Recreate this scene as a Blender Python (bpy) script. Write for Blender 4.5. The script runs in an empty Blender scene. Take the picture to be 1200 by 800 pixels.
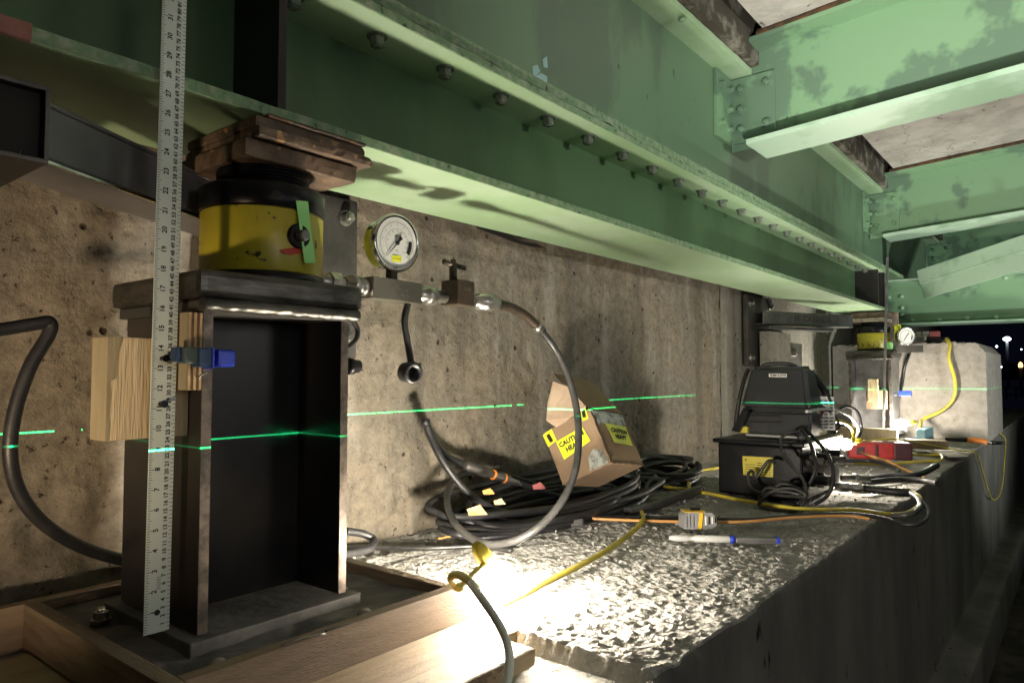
import bpy, bmesh, math, random
from mathutils import Vector, Matrix, noise
random.seed(7)
R = math.radians
scn = bpy.context.scene
COL = scn.collection
# ------------------------------------------------------------------ camera
TH = R(38.81); PIT = math.atan(37/832.0); F = 832.0
cam_d = bpy.data.cameras.new('camera'); cam = bpy.data.objects.new('camera', cam_d); COL.objects.link(cam)
FH = Vector((math.cos(TH), math.sin(TH), 0)); RT = Vector((math.sin(TH), -math.cos(TH), 0))
FW = FH*math.cos(PIT) + Vector((0, 0, 1))*math.sin(PIT); UP = RT.cross(FW)
m3 = Matrix((RT, UP, -FW)).transposed()
cam.matrix_world = m3.to_4x4()
cam_d.sensor_width = 36; cam_d.lens = 36*F/1200; cam_d.clip_start = 0.02; cam_d.clip_end = 2000
scn.camera = cam
# ------------------------------------------------------------------ world, night
w = bpy.data.worlds.new('World'); scn.world = w; w.use_nodes = True
bg = w.node_tree.nodes['Background']; bg.inputs[0].default_value = (0.16, 0.2, 0.42, 1); bg.inputs[1].default_value = 0.008
scn.view_settings.view_transform = 'Standard'; scn.view_settings.look = 'None'
scn.view_settings.exposure = 0.3; scn.view_settings.gamma = 1
LAMP_NEAR = 1000.0; LAMP_FAR = 700.0; LASER = 1900.0
try:
    scn.cycles.max_bounces = 8; scn.cycles.diffuse_bounces = 5
except Exception: pass
def lamp(name, kind, loc, power, col, radius, aim=None, cone=60, blend=1.0):
    l = bpy.data.lights.new(name, kind); o = bpy.data.objects.new(name, l); COL.objects.link(o); o.location = loc
    l.energy = power; l.color = col; l.shadow_soft_size = radius
    if aim:
        o.rotation_euler = (Vector(aim)-Vector(loc)).to_track_quat('-Z', 'Y').to_euler(); l.spot_size = R(cone); l.spot_blend = blend
    return o
# unseen fill lights added outside the frame to brighten deck, webs, wall and ledge
lamp('deck_fill_spot', 'SPOT', (.1, -.3, -.75), 390, (1, .96, .88), .05, (2.8, .12, .98), 44, .8)
lamp('far_fill_spot', 'SPOT', (3.2, -2.4, -.8), 330, (.96, 1, .94), .08, (5.3, .9, .62), 52, 1.0)
lamp('web_fill_spot', 'SPOT', (1.0, -2.6, .30), 190, (1, .98, .90), .10, (2.0, .95, .98), 40, 1.0)
lamp('wall_fill_left', 'SPOT', (-.30, .50, -.30), 36, (1, .76, .50), .03, (.42, 1.2, .06), 52, 1.0)
lamp('dim_fill_behind', 'POINT', (.35, -.9, .25), 8, (1, .97, .90), .15)
lamp('dim_fill_right', 'POINT', (2.2, -2.4, .35), 17, (1, .98, .92), .3)
# ------------------------------------------------------------------ pixel helpers (photo measured in its own 1200 x 800)
def ray(u, v): return FW + RT*((u-600)/F) + UP*((400-v)/F)
def PD(u, v, z):                       # at horizontal forward depth z
    r = ray(u, v); return r*(z/r.dot(FH))
def PZ(u, v, Z=-0.352): r = ray(u, v); return r*(Z/r.z)
def PY(u, v, Y): r = ray(u, v); return r*(Y/r.y)
def PX(u, v, X): r = ray(u, v); return r*(X/r.x)
# ------------------------------------------------------------------ materials
def nodes_of(m): m.use_nodes = True; return m.node_tree.nodes, m.node_tree.links
def mat(name, col, rough=0.6, metal=0.0, col2=None, nscale=8, ndet=8, thr=(0.42, 0.6), bump=0.0, bscale=60, spots=None, spot_scale=90, spot_thr=0.3,
        stretch=(1, 1, 1), coat=0.0, rough2=None, spec=None):
    m = bpy.data.materials.new(name); N, L = nodes_of(m); p = N['Principled BSDF']
    p.inputs['Roughness'].default_value = rough; p.inputs['Metallic'].default_value = metal
    p.inputs['Base Color'].default_value = (*col, 1)
    if coat: p.inputs['Coat Weight'].default_value = coat
    if spec is not None: p.inputs['Specular IOR Level'].default_value = spec
    if rough >= .9 and spec is None: p.inputs['Specular IOR Level'].default_value = .06; p.inputs['Roughness'].default_value = 1
    tc = N.new('ShaderNodeTexCoord'); mp = N.new('ShaderNodeMapping'); mp.inputs['Scale'].default_value = stretch
    oi = N.new('ShaderNodeObjectInfo'); av = N.new('ShaderNodeVectorMath'); av.operation = 'ADD'
    L.new(tc.outputs['Object'], av.inputs[0]); L.new(oi.outputs['Location'], av.inputs[1])
    L.new(av.outputs[0], mp.inputs[0]); V = mp.outputs[0]
    out = None
    if col2:
        n = N.new('ShaderNodeTexNoise'); n.inputs['Scale'].default_value = nscale; n.inputs['Detail'].default_value = ndet
        n.inputs['Roughness'].default_value = .62
        L.new(V, n.inputs['Vector'])
        mr = N.new('ShaderNodeMapRange'); mr.inputs[1].default_value, mr.inputs[2].default_value = thr
        L.new(n.outputs[0], mr.inputs[0])
        mx = N.new('ShaderNodeMix'); mx.data_type = 'RGBA'; mx.inputs[6].default_value = (*col, 1); mx.inputs[7].default_value = (*col2, 1)
        L.new(mr.outputs[0], mx.inputs[0]); out = mx.outputs[2]
        if rough2 is not None:
            r2 = N.new('ShaderNodeMapRange'); r2.inputs[3].default_value = rough; r2.inputs[4].default_value = rough2
            L.new(mr.outputs[0], r2.inputs[0]); L.new(r2.outputs[0], p.inputs['Roughness'])
    if spots:
        n2 = N.new('ShaderNodeTexNoise'); n2.inputs['Scale'].default_value = spot_scale; n2.inputs['Detail'].default_value = 5
        L.new(V, n2.inputs['Vector'])
        m2 = N.new('ShaderNodeMapRange'); m2.inputs[1].default_value = spot_thr; m2.inputs[2].default_value = spot_thr-.04
        L.new(n2.outputs[0], m2.inputs[0])
        mx2 = N.new('ShaderNodeMix'); mx2.data_type = 'RGBA'; mx2.inputs[7].default_value = (*spots, 1)
        if out: L.new(out, mx2.inputs[6])
        else: mx2.inputs[6].default_value = (*col, 1)
        L.new(m2.outputs[0], mx2.inputs[0]); out = mx2.outputs[2]
    if out: L.new(out, p.inputs['Base Color'])
    if bump:
        nb = N.new('ShaderNodeTexNoise'); nb.inputs['Scale'].default_value = bscale; nb.inputs['Detail'].default_value = 8
        L.new(V, nb.inputs['Vector'])
        b = N.new('ShaderNodeBump'); b.inputs['Strength'].default_value = 1; b.inputs['Distance'].default_value = bump
        L.new(nb.outputs[0], b.inputs['Height']); L.new(b.outputs[0], p.inputs['Normal'])
    return m
def emis(name, col, s):
    m = bpy.data.materials.new(name); N, L = nodes_of(m); p = N['Principled BSDF']
    p.inputs['Base Color'].default_value = (*col, 1); p.inputs['Emission Color'].default_value = (*col, 1); p.inputs['Emission Strength'].default_value = s
    return m
M = {}
def wallmat(name, c1, c2, c3, dist=.009):
    m = bpy.data.materials.new(name); N, L = nodes_of(m); p = N['Principled BSDF']; p.inputs['Roughness'].default_value = 1; p.inputs['Specular IOR Level'].default_value = .08
    tc = N.new('ShaderNodeTexCoord'); V = tc.outputs['Object']
    def nz(sc, det, ro=.6):
        n = N.new('ShaderNodeTexNoise'); n.inputs['Scale'].default_value = sc; n.inputs['Detail'].default_value = det; n.inputs['Roughness'].default_value = ro; L.new(V, n.inputs['Vector']); return n.outputs[0]
    def mr(src, a, b_, c=0, d=1):
        n = N.new('ShaderNodeMapRange'); n.inputs[1].default_value = a; n.inputs[2].default_value = b_; n.inputs[3].default_value = c; n.inputs[4].default_value = d; L.new(src, n.inputs[0]); return n.outputs[0]
    def mixc(f, a, b_):
        n = N.new('ShaderNodeMix'); n.data_type = 'RGBA'; L.new(f, n.inputs[0])
        for k, q in ((6, a), (7, b_)):
            if isinstance(q, tuple): n.inputs[k].default_value = (*q, 1)
            else: L.new(q, n.inputs[k])
        return n.outputs[2]
    o = mixc(mr(nz(2.2, 6), .4, .62), c1, c2)
    o = mixc(mr(nz(34, 12, .78), .40, .66, 0, 1), o, c3)
    mp = N.new('ShaderNodeMapping'); mp.inputs['Scale'].default_value = (1, 1, .09); L.new(V, mp.inputs[0])
    sn = N.new('ShaderNodeTexNoise'); sn.inputs['Scale'].default_value = 11; sn.inputs['Detail'].default_value = 7; L.new(mp.outputs[0], sn.inputs['Vector'])
    o = mixc(mr(sn.outputs[0], .52, .68, 0, .55), o, (.10, .09, .075)); o = mixc(mr(sn.outputs[0], .42, .30, 0, .5), o, (.42, .40, .36))
    sc = mixc(mr(nz(75, 6, .7), .40, .33), o, (.03, .024, .018))
    vo = N.new('ShaderNodeTexVoronoi'); vo.inputs['Scale'].default_value = 22; vo.inputs['Randomness'].default_value = 1; L.new(V, vo.inputs['Vector'])
    pit = mr(vo.outputs['Distance'], .16, .09)
    gate = mr(nz(7, 3), .5, .56); pm = N.new('ShaderNodeMath'); pm.operation = 'MULTIPLY'; L.new(pit, pm.inputs[0]); L.new(gate, pm.inputs[1])
    sc = mixc(pm.outputs[0], sc, (.045, .035, .027))
    L.new(sc, p.inputs['Base Color'])
    h1 = mr(nz(60, 10, .7), 0, 1, 0, 1); h2 = mr(nz(13, 6, .6), 0, 1, 0, 1.6)
    ad = N.new('ShaderNodeMath'); ad.operation = 'ADD'; L.new(h1, ad.inputs[0]); L.new(h2, ad.inputs[1])
    sb = N.new('ShaderNodeMath'); sb.operation = 'SUBTRACT'; L.new(ad.outputs[0], sb.inputs[0]); L.new(pm.outputs[0], sb.inputs[1])
    b = N.new('ShaderNodeBump'); b.inputs['Distance'].default_value = dist; L.new(sb.outputs[0], b.inputs['Height']); L.new(b.outputs[0], p.inputs['Normal'])
    return m
M['wall'] = wallmat('wall_concrete', (.265, .225, .17), (.215, .203, .175), (.13, .112, .088), .0055)
M['wall2'] = wallmat('pale_concrete', (.30, .29, .25), (.25, .24, .21), (.18, .17, .145), .004)
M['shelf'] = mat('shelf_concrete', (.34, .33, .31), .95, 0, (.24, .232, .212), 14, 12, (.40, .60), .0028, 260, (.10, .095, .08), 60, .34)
M['front'] = mat('shaded_concrete_face', (.16, .155, .14), .9, 0, (.10, .098, .09), 4, 10, (.4, .62), .004, 50, (.02, .02, .018), 26, .31, stretch=(1, 1, .35))  # ledge face concrete made darker, its shade put into the colour
M['pedestal'] = mat('pedestal_concrete', (.33, .305, .275), .9, 0, (.24, .22, .19), 28, 12, (.38, .66), .002, 120, (.14, .12, .10), 40, .33)
M['deck'] = mat('deck_concrete', (.50, .475, .44), .9, 0, (.36, .34, .31), 6, 12, (.4, .62), .003, 40, (.14, .12, .10), 26, .34)
def cracks(m, sc, wd, col):
    N, L = nodes_of(m); p = N['Principled BSDF']; old = p.inputs['Base Color'].links[0].from_socket
    tc = N.new('ShaderNodeTexCoord'); n = N.new('ShaderNodeTexNoise'); n.inputs['Scale'].default_value = 4; n.inputs['Detail'].default_value = 6; L.new(tc.outputs['Object'], n.inputs['Vector'])
    ad = N.new('ShaderNodeVectorMath'); ad.operation = 'MULTIPLY_ADD'; ad.inputs[1].default_value = (.5, .5, .5); L.new(n.outputs['Color'], ad.inputs[0]); L.new(tc.outputs['Object'], ad.inputs[2])
    v = N.new('ShaderNodeTexVoronoi'); v.feature = 'DISTANCE_TO_EDGE'; v.inputs['Scale'].default_value = sc; L.new(ad.outputs[0], v.inputs['Vector'])
    mr = N.new('ShaderNodeMapRange'); mr.inputs[1].default_value = wd; mr.inputs[2].default_value = wd*.3; L.new(v.outputs['Distance'], mr.inputs[0])
    mx = N.new('ShaderNodeMix'); mx.data_type = 'RGBA'; mx.inputs[7].default_value = (*col, 1); L.new(old, mx.inputs[6]); L.new(mr.outputs[0], mx.inputs[0]); L.new(mx.outputs[2], p.inputs['Base Color'])
cracks(M['deck'], .8, .0028, (.26, .235, .21))
M['ground'] = mat('ground_soil', (.07, .06, .05), .95, 0, (.03, .03, .025), 6, 8, bump=.01, bscale=20)
GD = dict(bump=.0004, bscale=90)
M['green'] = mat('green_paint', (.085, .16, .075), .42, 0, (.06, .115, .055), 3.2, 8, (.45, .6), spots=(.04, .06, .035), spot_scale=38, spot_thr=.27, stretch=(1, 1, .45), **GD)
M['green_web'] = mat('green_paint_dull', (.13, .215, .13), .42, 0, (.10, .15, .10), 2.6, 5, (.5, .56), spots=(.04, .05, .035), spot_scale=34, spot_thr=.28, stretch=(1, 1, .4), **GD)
M['green_fl_lit'] = mat('green_paint_lit_flange', (.34, .50, .29), .5, 0, (.40, .54, .36), 5, 6, (.45, .6), .0005, 50, (.12, .16, .09), 34, .26)  # same green paint made paler, light on the flange undersides put into the colour
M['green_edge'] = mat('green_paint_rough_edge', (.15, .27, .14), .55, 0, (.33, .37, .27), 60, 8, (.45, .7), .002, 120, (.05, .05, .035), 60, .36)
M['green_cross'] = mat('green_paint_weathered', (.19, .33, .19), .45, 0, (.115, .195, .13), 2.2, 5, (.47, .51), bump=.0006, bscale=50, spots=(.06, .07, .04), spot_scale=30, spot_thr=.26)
M['green_pale_lit'] = mat('green_paint_pale_lit', (.42, .58, .44), .45, 0, (.27, .42, .28), 1.8, 4, (.52, .58), bump=.0006, bscale=50)  # green made paler still, bright lit undersides put into the colour
M['bolthead'] = mat('dusty_bolt_heads', (.17, .19, .15), .7, 0, (.09, .11, .08), 60, 6)
M['haunch'] = mat('dirty_haunch', (.075, .068, .055), .9, 0, (.28, .26, .22), 12, 10, (.48, .66), .003, 25)
M['rust'] = mat('rusty_edge', (.10, .05, .02), .85, 0, (.04, .03, .015), 30, 8, bump=.002, bscale=80)
M['mill'] = mat('black_mill_scale_steel', (.020, .019, .021), .34, 0.3, (.055, .045, .038), 4, 8, (.45, .7), .0001, 90, rough2=.5)
M['tubesteel'] = mat('blue_grey_tube_steel', (.20, .195, .205), .42, .2, (.14, .135, .145), 7, 8, (.4, .65), .0003, 80, (.06, .05, .045), 30, .3)
M['dust'] = mat('dusty_base_steel', (.15, .145, .135), .8, .1, (.07, .068, .066), 9, 8, (.4, .6), .0015, 60)
M['mill_edge'] = mat('flame_cut_steel_edge', (.20, .16, .13), .4, .8, (.08, .07, .06), 30, 8, bump=.0008, bscale=120)
M['plate'] = mat('top_plate_steel', (.13, .125, .11), .36, .8, (.05, .048, .042), 14, 8, (.4, .62), .0012, 60, stretch=(1, 1, 3))
M['steel'] = mat('grey_steel', (.26, .255, .26), .40, .75, (.16, .155, .155), 12, 8, bump=.0004, bscale=100)
M['steel_dk'] = mat('dark_steel_plate', (.06, .058, .055), .5, .5, (.11, .10, .095), 9, 8, bump=.0004, bscale=100)
M['shim'] = mat('rusty_shim_steel', (.20, .135, .09), .7, .15, (.085, .06, .042), 22, 8, (.38, .62), .002, 90, (.42, .24, .12), 50, .36)
M['shimdk'] = mat('dark_shim', (.05, .038, .03), .6, .4, (.12, .07, .04), 20, 8, bump=.001, bscale=90)
M['shimbot'] = mat('pale_shim_plate', (.34, .29, .24), .55, .3, (.2, .15, .12), 25, 8, bump=.0006, bscale=90)
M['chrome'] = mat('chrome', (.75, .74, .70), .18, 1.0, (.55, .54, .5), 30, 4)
M['zinc'] = mat('zinc_fitting', (.50, .49, .46), .3, .9, (.28, .27, .25), 40, 6, bump=.0003, bscale=200)
M['blocksteel'] = mat('manifold_steel', (.26, .245, .20), .38, .85, (.17, .16, .13), 18, 6, bump=.0003, bscale=200)
M['brownsteel'] = mat('brown_valve_steel', (.085, .062, .045), .45, .6, (.05, .04, .03), 20, 6, bump=.0004, bscale=200)
M['yellow'] = mat('yellow_jack_paint', (.42, .36, .025), .38, 0, (.33, .28, .02), 14, 8, (.4, .7), .0002, 60, (.03, .03, .015), 48, .36)
M['yellow2'] = mat('yellow_plastic', (.62, .52, .05), .45)
M['sticker'] = mat('fluorescent_yellow_sticker', (.72, .78, .03), .5)
M['stickerdim'] = mat('faded_yellow_sticker', (.62, .68, .10), .5, 0, (.5, .55, .12), 20)
M['black'] = mat('black_painted_steel', (.005, .005, .007), .33, .1, (.016, .016, .018), 16, 6, (.5, .75), .0003, 120, spec=.25)
M['rubber'] = mat('black_rubber_hose', (.011, .011, .013), .48, 0, (.022, .021, .021), 40, 6, (.5, .7), .0003, 200)
M['rubber_grey'] = mat('dusty_grey_hose', (.04, .039, .038), .38, 0, (.022, .022, .022), 30, 6, bump=.0002, bscale=200)
M['plastic'] = mat('black_pump_plastic', (.025, .026, .03), .42, 0, (.045, .045, .048), 9, 8, (.5, .75), .0003, 100, (.2, .2, .2), 70, .27)
M['wood'] = mat('pine_lumber', (.30, .215, .13), .75, 0, (.20, .135, .075), 6, 8, (.35, .68), .0012, 60, stretch=(2, 14, 14), spots=(.10, .055, .025), spot_scale=4, spot_thr=.27)
M['wood_red'] = mat('reddish_form_lumber', (.20, .14, .09), .75, 0, (.28, .20, .13), 6, 8, (.35, .68), .0012, 60, stretch=(2, 12, 12), spots=(.06, .035, .02), spot_scale=4, spot_thr=.3)
M['wood_y'] = mat('wood_along_depth', (.23, .18, .115), .75, 0, (.14, .09, .06), 6, 8, (.35, .68), .0012, 60, stretch=(14, 2, 14))
M['wood_v'] = mat('split_pale_wood', (.58, .47, .30), .8, 0, (.44, .34, .20), 9, 8, (.35, .68), .0014, 30, stretch=(14, 14, 1.0))
M['wood_dim'] = mat('pale_wood_plain', (.30, .255, .16), .8, 0, (.26, .21, .13), 8, 8, bump=.0006, bscale=40, stretch=(8, 8, 1))
M['wood_stain'] = mat('paint_stained_wood', (.33, .25, .15), .7, 0, (.17, .11, .07), 16, 6, (.56, .60), .0012, 60, stretch=(1, 2, 2))
M['ply1'] = mat('ply_light', (.50, .36, .19), .8, 0, (.36, .24, .12), 30); M['ply2'] = mat('ply_dark', (.20, .12, .06), .8, 0, (.14, .08, .04), 30)
M['plyface'] = mat('plywood_face', (.30, .235, .13), .8, 0, (.21, .16, .085), 5, 8, stretch=(1, 5, 1), bump=.0004)
M['card'] = mat('brown_cardboard', (.27, .185, .115), .8, 0, (.20, .135, .085), 7, 8, (.42, .66), .0006, 40)
M['cardin'] = mat('pale_cardboard_inside', (.52, .40, .30), .85, 0, (.40, .29, .2), 12, 8, bump=.0006)
M['clearplastic'] = mat('silvery_plastic_tape', (.42, .44, .42), .25, .1, (.16, .17, .16), 50, 8, bump=.002, bscale=80)
M['white'] = mat('white_print', (.78, .77, .72), .5); M['ink'] = mat('black_ink', (.008, .008, .008), .5)
M['ruler'] = mat('satin_aluminium_ruler', (.62, .68, .62), .5, .1, (.54, .60, .55), 12, 8, (.4, .7), .0001, 200)
M['blue'] = mat('blue_clamp_plastic', (.012, .035, .42), .35); M['bluedk'] = mat('dark_blue_plastic', (.012, .04, .11), .4)
M['clampbody'] = mat('grey_green_clamp', (.06, .085, .075), .45)
M['red'] = mat('red_plastic', (.55, .03, .03), .4, 0, (.42, .02, .02), 12); M['redmark'] = mat('red_paint_mark', (.45, .035, .01), .5)
M['maroon'] = mat('dark_red_case', (.06, .012, .018), .45)
M['greentape'] = mat('green_masking_tape', (.36, .80, .28), .6)
M['orange'] = mat('orange_plastic', (.72, .22, .03), .5); M['orangecord'] = mat('orange_cord', (.50, .25, .08), .45)
M['yellowcord'] = mat('yellow_extension_cord', (.62, .50, .05), .45, 0, (.42, .34, .06), 14)
M['greycord'] = mat('grey_cord', (.72, .73, .68), .35); M['cream'] = mat('cream_paper', (.36, .19, .06), .9, 0, (.30, .24, .15), 30)
M['pink'] = mat('pink_rag', (.15, .05, .05), .9); M['tapegrey'] = mat('tape_measure_grey', (.26, .26, .27), .45, 0, (.2, .2, .2), 20)
M['tapeyellow'] = mat('tape_measure_yellow', (.80, .48, .03), .4); M['whitetool'] = mat('white_pipe_tool', (.42, .42, .41), .4)
M['primer'] = mat('red_primer', (.33, .14, .11), .7, 0, (.22, .09, .07), 20); M['bluegrey'] = mat('blue_grey_board', (.14, .26, .30), .7)
M['patch'] = mat('pale_chipped_paint', (.30, .48, .46), .5); M['glass'] = mat('gauge_glass', (.8, .85, .85), .05)
M['face'] = mat('gauge_face', (.66, .68, .64), .5, 0, (.6, .62, .58), 10); M['recess_dark'] = mat('dark_recess', (.02, .018, .015), .8)  # near-black for joint, crack, hole and slots, and for shade inside the tube
M['bulb_near'] = emis('lit_bulb_near', (1.0, .90, .74), LAMP_NEAR); M['bulb_far'] = emis('lit_bulb_far', (1.0, .91, .76), LAMP_FAR)
M['street'] = emis('lit_street_lamp', (.8, .92, 1.0), 9); M['amber'] = emis('amber_lamp', (1.0, .5, .15), 4)
M['pole'] = mat('galvanised_pole', (.25, .25, .26), .5, .5); M['far'] = mat('far_road', (.06, .065, .08), .9, 0, (.09, .09, .1), .2)
M['hedge'] = mat('far_trees', (.02, .03, .02), .9)
# ------------------------------------------------------------------ mesh builder
class MB:
    def __init__(s): s.v = []; s.f = []; s.fm = []; s.sm = []
    def add(s, vs, fs, mi=0, smooth=False):
        o = len(s.v); s.v += [Vector(v) for v in vs]
        for f in fs: s.f.append([o+i for i in f]); s.fm.append(mi); s.sm.append(smooth)
        return s
    def box(s, x0, x1, y0, y1, z0, z1, mi=0):
        vs = [(x, y, z) for x in (x0, x1) for y in (y0, y1) for z in (z0, z1)]
        return s.add(vs, [(0, 1, 3, 2), (4, 6, 7, 5), (0, 4, 5, 1), (2, 3, 7, 6), (0, 2, 6, 4), (1, 5, 7, 3)], mi)
    def bbox(s, x0, x1, y0, y1, z0, z1, b=.003, mi=0, jit=0.0):         # bevelled box
        c = Vector(((x0+x1)/2, (y0+y1)/2, (z0+z1)/2)); return s.obox(c, Vector((1, 0, 0)), Vector((0, 1, 0)), Vector((0, 0, 1)), x1-x0, y1-y0, z1-z0, b, mi)
    def obox(s, c, ax, ay, az, lx, ly, lz, b=.002, mi=0):
        bm = bmesh.new(); bmesh.ops.create_cube(bm, size=1)
        for v in bm.verts: v.co = Vector((v.co.x*lx, v.co.y*ly, v.co.z*lz))
        if b > 0: bmesh.ops.bevel(bm, geom=list(bm.edges), offset=min(b, lx*.45, ly*.45, lz*.45), segments=2, affect='EDGES', profile=.6)
        ax, ay, az = ax.normalized(), ay.normalized(), az.normalized()
        bm.verts.index_update()
        vs = [c+ax*v.co.x+ay*v.co.y+az*v.co.z for v in bm.verts]; fs = [[v.index for v in f.verts] for f in bm.faces]
        bm.free(); return s.add(vs, fs, mi)
    def strip(s, x0, x1, y0, y1, z0, z1, st=.02, j=.001, mi=0):          # box subdivided along X with uneven edges
        n = max(1, int((x1-x0)/st)); vs = []
        for i in range(n+1):
            x = x0+(x1-x0)*i/n
            for k, (y, z) in enumerate(((y0, z0), (y1, z0), (y1, z1), (y0, z1))):
                q = Vector((x*22, k*7.3, 1.1)); vs.append((x, y+noise.noise(q)*j*1.4, z+noise.noise(q+Vector((0, 0, 9)))*j))
        fs = [(i*4+a, i*4+(a+1) % 4, i*4+4+(a+1) % 4, i*4+4+a) for i in range(n) for a in range(4)]
        fs += [(3, 2, 1, 0), (n*4, n*4+1, n*4+2, n*4+3)]
        return s.add(vs, fs, mi)
    def cyl(s, a, b, r, r2=None, n=16, mi=0, caps=True, smooth=True):
        a, b = Vector(a), Vector(b); d = (b-a).normalized(); r2 = r if r2 is None else r2
        e = d.orthogonal().normalized(); g = d.cross(e)
        vs = [a+(e*math.cos(2*math.pi*i/n)+g*math.sin(2*math.pi*i/n))*r for i in range(n)]+[b+(e*math.cos(2*math.pi*i/n)+g*math.sin(2*math.pi*i/n))*r2 for i in range(n)]
        s.add(vs, [(i, (i+1) % n, n+(i+1) % n, n+i) for i in range(n)], mi, smooth)
        if caps:
            o = len(s.v)-2*n; s.f.append([o+i for i in range(n)][::-1]); s.f.append([o+n+i for i in range(n)]); s.fm += [mi, mi]; s.sm += [False, False]
        return s
    def lathe(s, base, axis, prof, n=32, mi=0, smooth=True):             # prof: (dist along axis, radius)
        base = Vector(base); d = Vector(axis).normalized(); e = d.orthogonal().normalized(); g = d.cross(e); vs = []
        for (h, r) in prof: vs += [base+d*h+(e*math.cos(2*math.pi*i/n)+g*math.sin(2*math.pi*i/n))*r for i in range(n)]
        fs = [(k*n+i, k*n+(i+1) % n, (k+1)*n+(i+1) % n, (k+1)*n+i) for k in range(len(prof)-1) for i in range(n)]
        s.add(vs, fs, mi, smooth)
        o = len(s.v)-n*len(prof)
        s.f.append([o+i for i in range(n)][::-1]); s.f.append([len(s.v)-n+i for i in range(n)]); s.fm += [mi, mi]; s.sm += [False, False]
        return s
    def tube(s, pts, r, n=10, res=8, mi=0, closed=False, rib=0):
        P = [Vector(p) for p in pts]; Q = []; m = len(P)
        for i in range(m-1):
            p0, p1, p2, p3 = P[max(i-1, 0)], P[i], P[i+1], P[min(i+2, m-1)]
            for k in range(res):
                t = k/res; Q.append(.5*((2*p1)+(p2-p0)*t+(2*p0-5*p1+4*p2-p3)*t*t+(3*p1-p0-3*p2+p3)*t*t*t))
        Q.append(P[-1]); d = (Q[1]-Q[0]).normalized(); e = d.orthogonal().normalized(); vs = []
        for i, q in enumerate(Q):
            d2 = (Q[min(i+1, len(Q)-1)]-Q[max(i-1, 0)]).normalized(); e = (e-d2*e.dot(d2)).normalized(); g = d2.cross(e)
            rr = r(i/(len(Q)-1)) if callable(r) else r
            if rib and i % 2: rr *= 1-rib
            vs += [q+(e*math.cos(2*math.pi*k/n)+g*math.sin(2*math.pi*k/n))*rr for k in range(n)]
        fs = [(i*n+k, i*n+(k+1) % n, (i+1)*n+(k+1) % n, (i+1)*n+k) for i in range(len(Q)-1) for k in range(n)]
        s.add(vs, fs, mi, True); o = len(s.v)-len(vs)
        s.f.append([o+i for i in range(n)][::-1]); s.f.append([len(s.v)-n+i for i in range(n)]); s.fm += [mi, mi]; s.sm += [False, False]
        return s
    def quad(s, a, b, c, d, th=0.0, mi=0):                                # slab with thickness th
        a, b, c, d = map(Vector, (a, b, c, d)); n = (b-a).cross(d-a).normalized()*th
        if th == 0: return s.add([a, b, c, d], [(0, 1, 2, 3)], mi)
        return s.add([a, b, c, d, a+n, b+n, c+n, d+n], [(3, 2, 1, 0), (4, 5, 6, 7), (0, 1, 5, 4), (1, 2, 6, 5), (2, 3, 7, 6), (3, 0, 4, 7)], mi)
    def slab(s, poly, th, mi=0):                                         # polygon (3-D, planar) with thickness
        P = [Vector(p) for p in poly]; n = (P[1]-P[0]).cross(P[-1]-P[0]).normalized()*th; k = len(P)
        return s.add(P+[p+n for p in P], [list(range(k))[::-1], list(range(k, 2*k))]+[(i, (i+1) % k, k+(i+1) % k, k+i) for i in range(k)], mi)
    def text(s, t, org, ux, uy, size, mi=0, align='CENTER', off=.0006, bold=0.0):
        cu = bpy.data.curves.new('t', 'FONT'); cu.body = t; cu.size = size; cu.align_x = align; cu.align_y = 'CENTER'; cu.resolution_u = 2; cu.offset = bold
        ob = bpy.data.objects.new('t', cu); COL.objects.link(ob); dg = bpy.context.evaluated_depsgraph_get(); me = ob.evaluated_get(dg).to_mesh()
        ux, uy = Vector(ux).normalized(), Vector(uy).normalized(); n = ux.cross(uy)
        s.add([Vector(org)+ux*v.co.x+uy*v.co.y+n*off for v in me.vertices], [list(p.vertices) for p in me.polygons], mi)
        ob.evaluated_get(dg).to_mesh_clear(); bpy.data.objects.remove(ob); bpy.data.curves.remove(cu); return s
    def build(s, name, mats, parent=None, label=None, kind=None):
        mats = mats if isinstance(mats, (list, tuple)) else [mats]
        off = Vector(parent['_o']) if parent is not None else Vector((0, 0, 0))
        me = bpy.data.meshes.new(name); me.from_pydata([v-off for v in s.v], [], s.f)
        for k in mats: me.materials.append(M[k])
        me.polygons.foreach_set('material_index', s.fm); me.polygons.foreach_set('use_smooth', s.sm)
        me.validate(); me.update()
        bm = bmesh.new(); bm.from_mesh(me); bmesh.ops.recalc_face_normals(bm, faces=bm.faces); bm.to_mesh(me); bm.free()
        o = bpy.data.objects.new(name, me); COL.objects.link(o)
        if parent is not None: o.parent = parent; o['_o'] = list(off)
        else: o['_o'] = [0, 0, 0]
        if label: o['label'] = label
        if kind: o['kind'] = kind
        return o
def tag(o, label, cat, group=None):
    o['label'] = label; o['category'] = cat
    if group: o['group'] = group
    return o
def thing(name, label, cat, loc, group=None):
    o = bpy.data.objects.new(name, None); COL.objects.link(o); o.location = loc; o['_o'] = list(loc); o.empty_display_size = .05
    return tag(o, label, cat, group)
def copy_of(p, name, delta, parent=None):
    o = p.copy(); o.name = name; o.location = p.location+Vector(delta); COL.objects.link(o); o.parent = parent or p.parent; return o
def hexbolt(b, c, ax, r=.012, h=.010, washer=True, mi=0):
    c = Vector(c); ax = Vector(ax).normalized()
    if washer: b.cyl(c, c+ax*.003, r*1.35, n=18, mi=mi, smooth=False)
    b.cyl(c+ax*.0028, c+ax*h, r, n=6, mi=mi, smooth=False); b.cyl(c+ax*h*.99, c+ax*(h+.003), r*.75, r*.55, n=12, mi=mi)
    return b
X_, Y_, Z_ = Vector((1, 0, 0)), Vector((0, 1, 0)), Vector((0, 0, 1))
def fbm(p, o=4): return noise.fractal(p, 1.0, 2.1, o)
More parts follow.
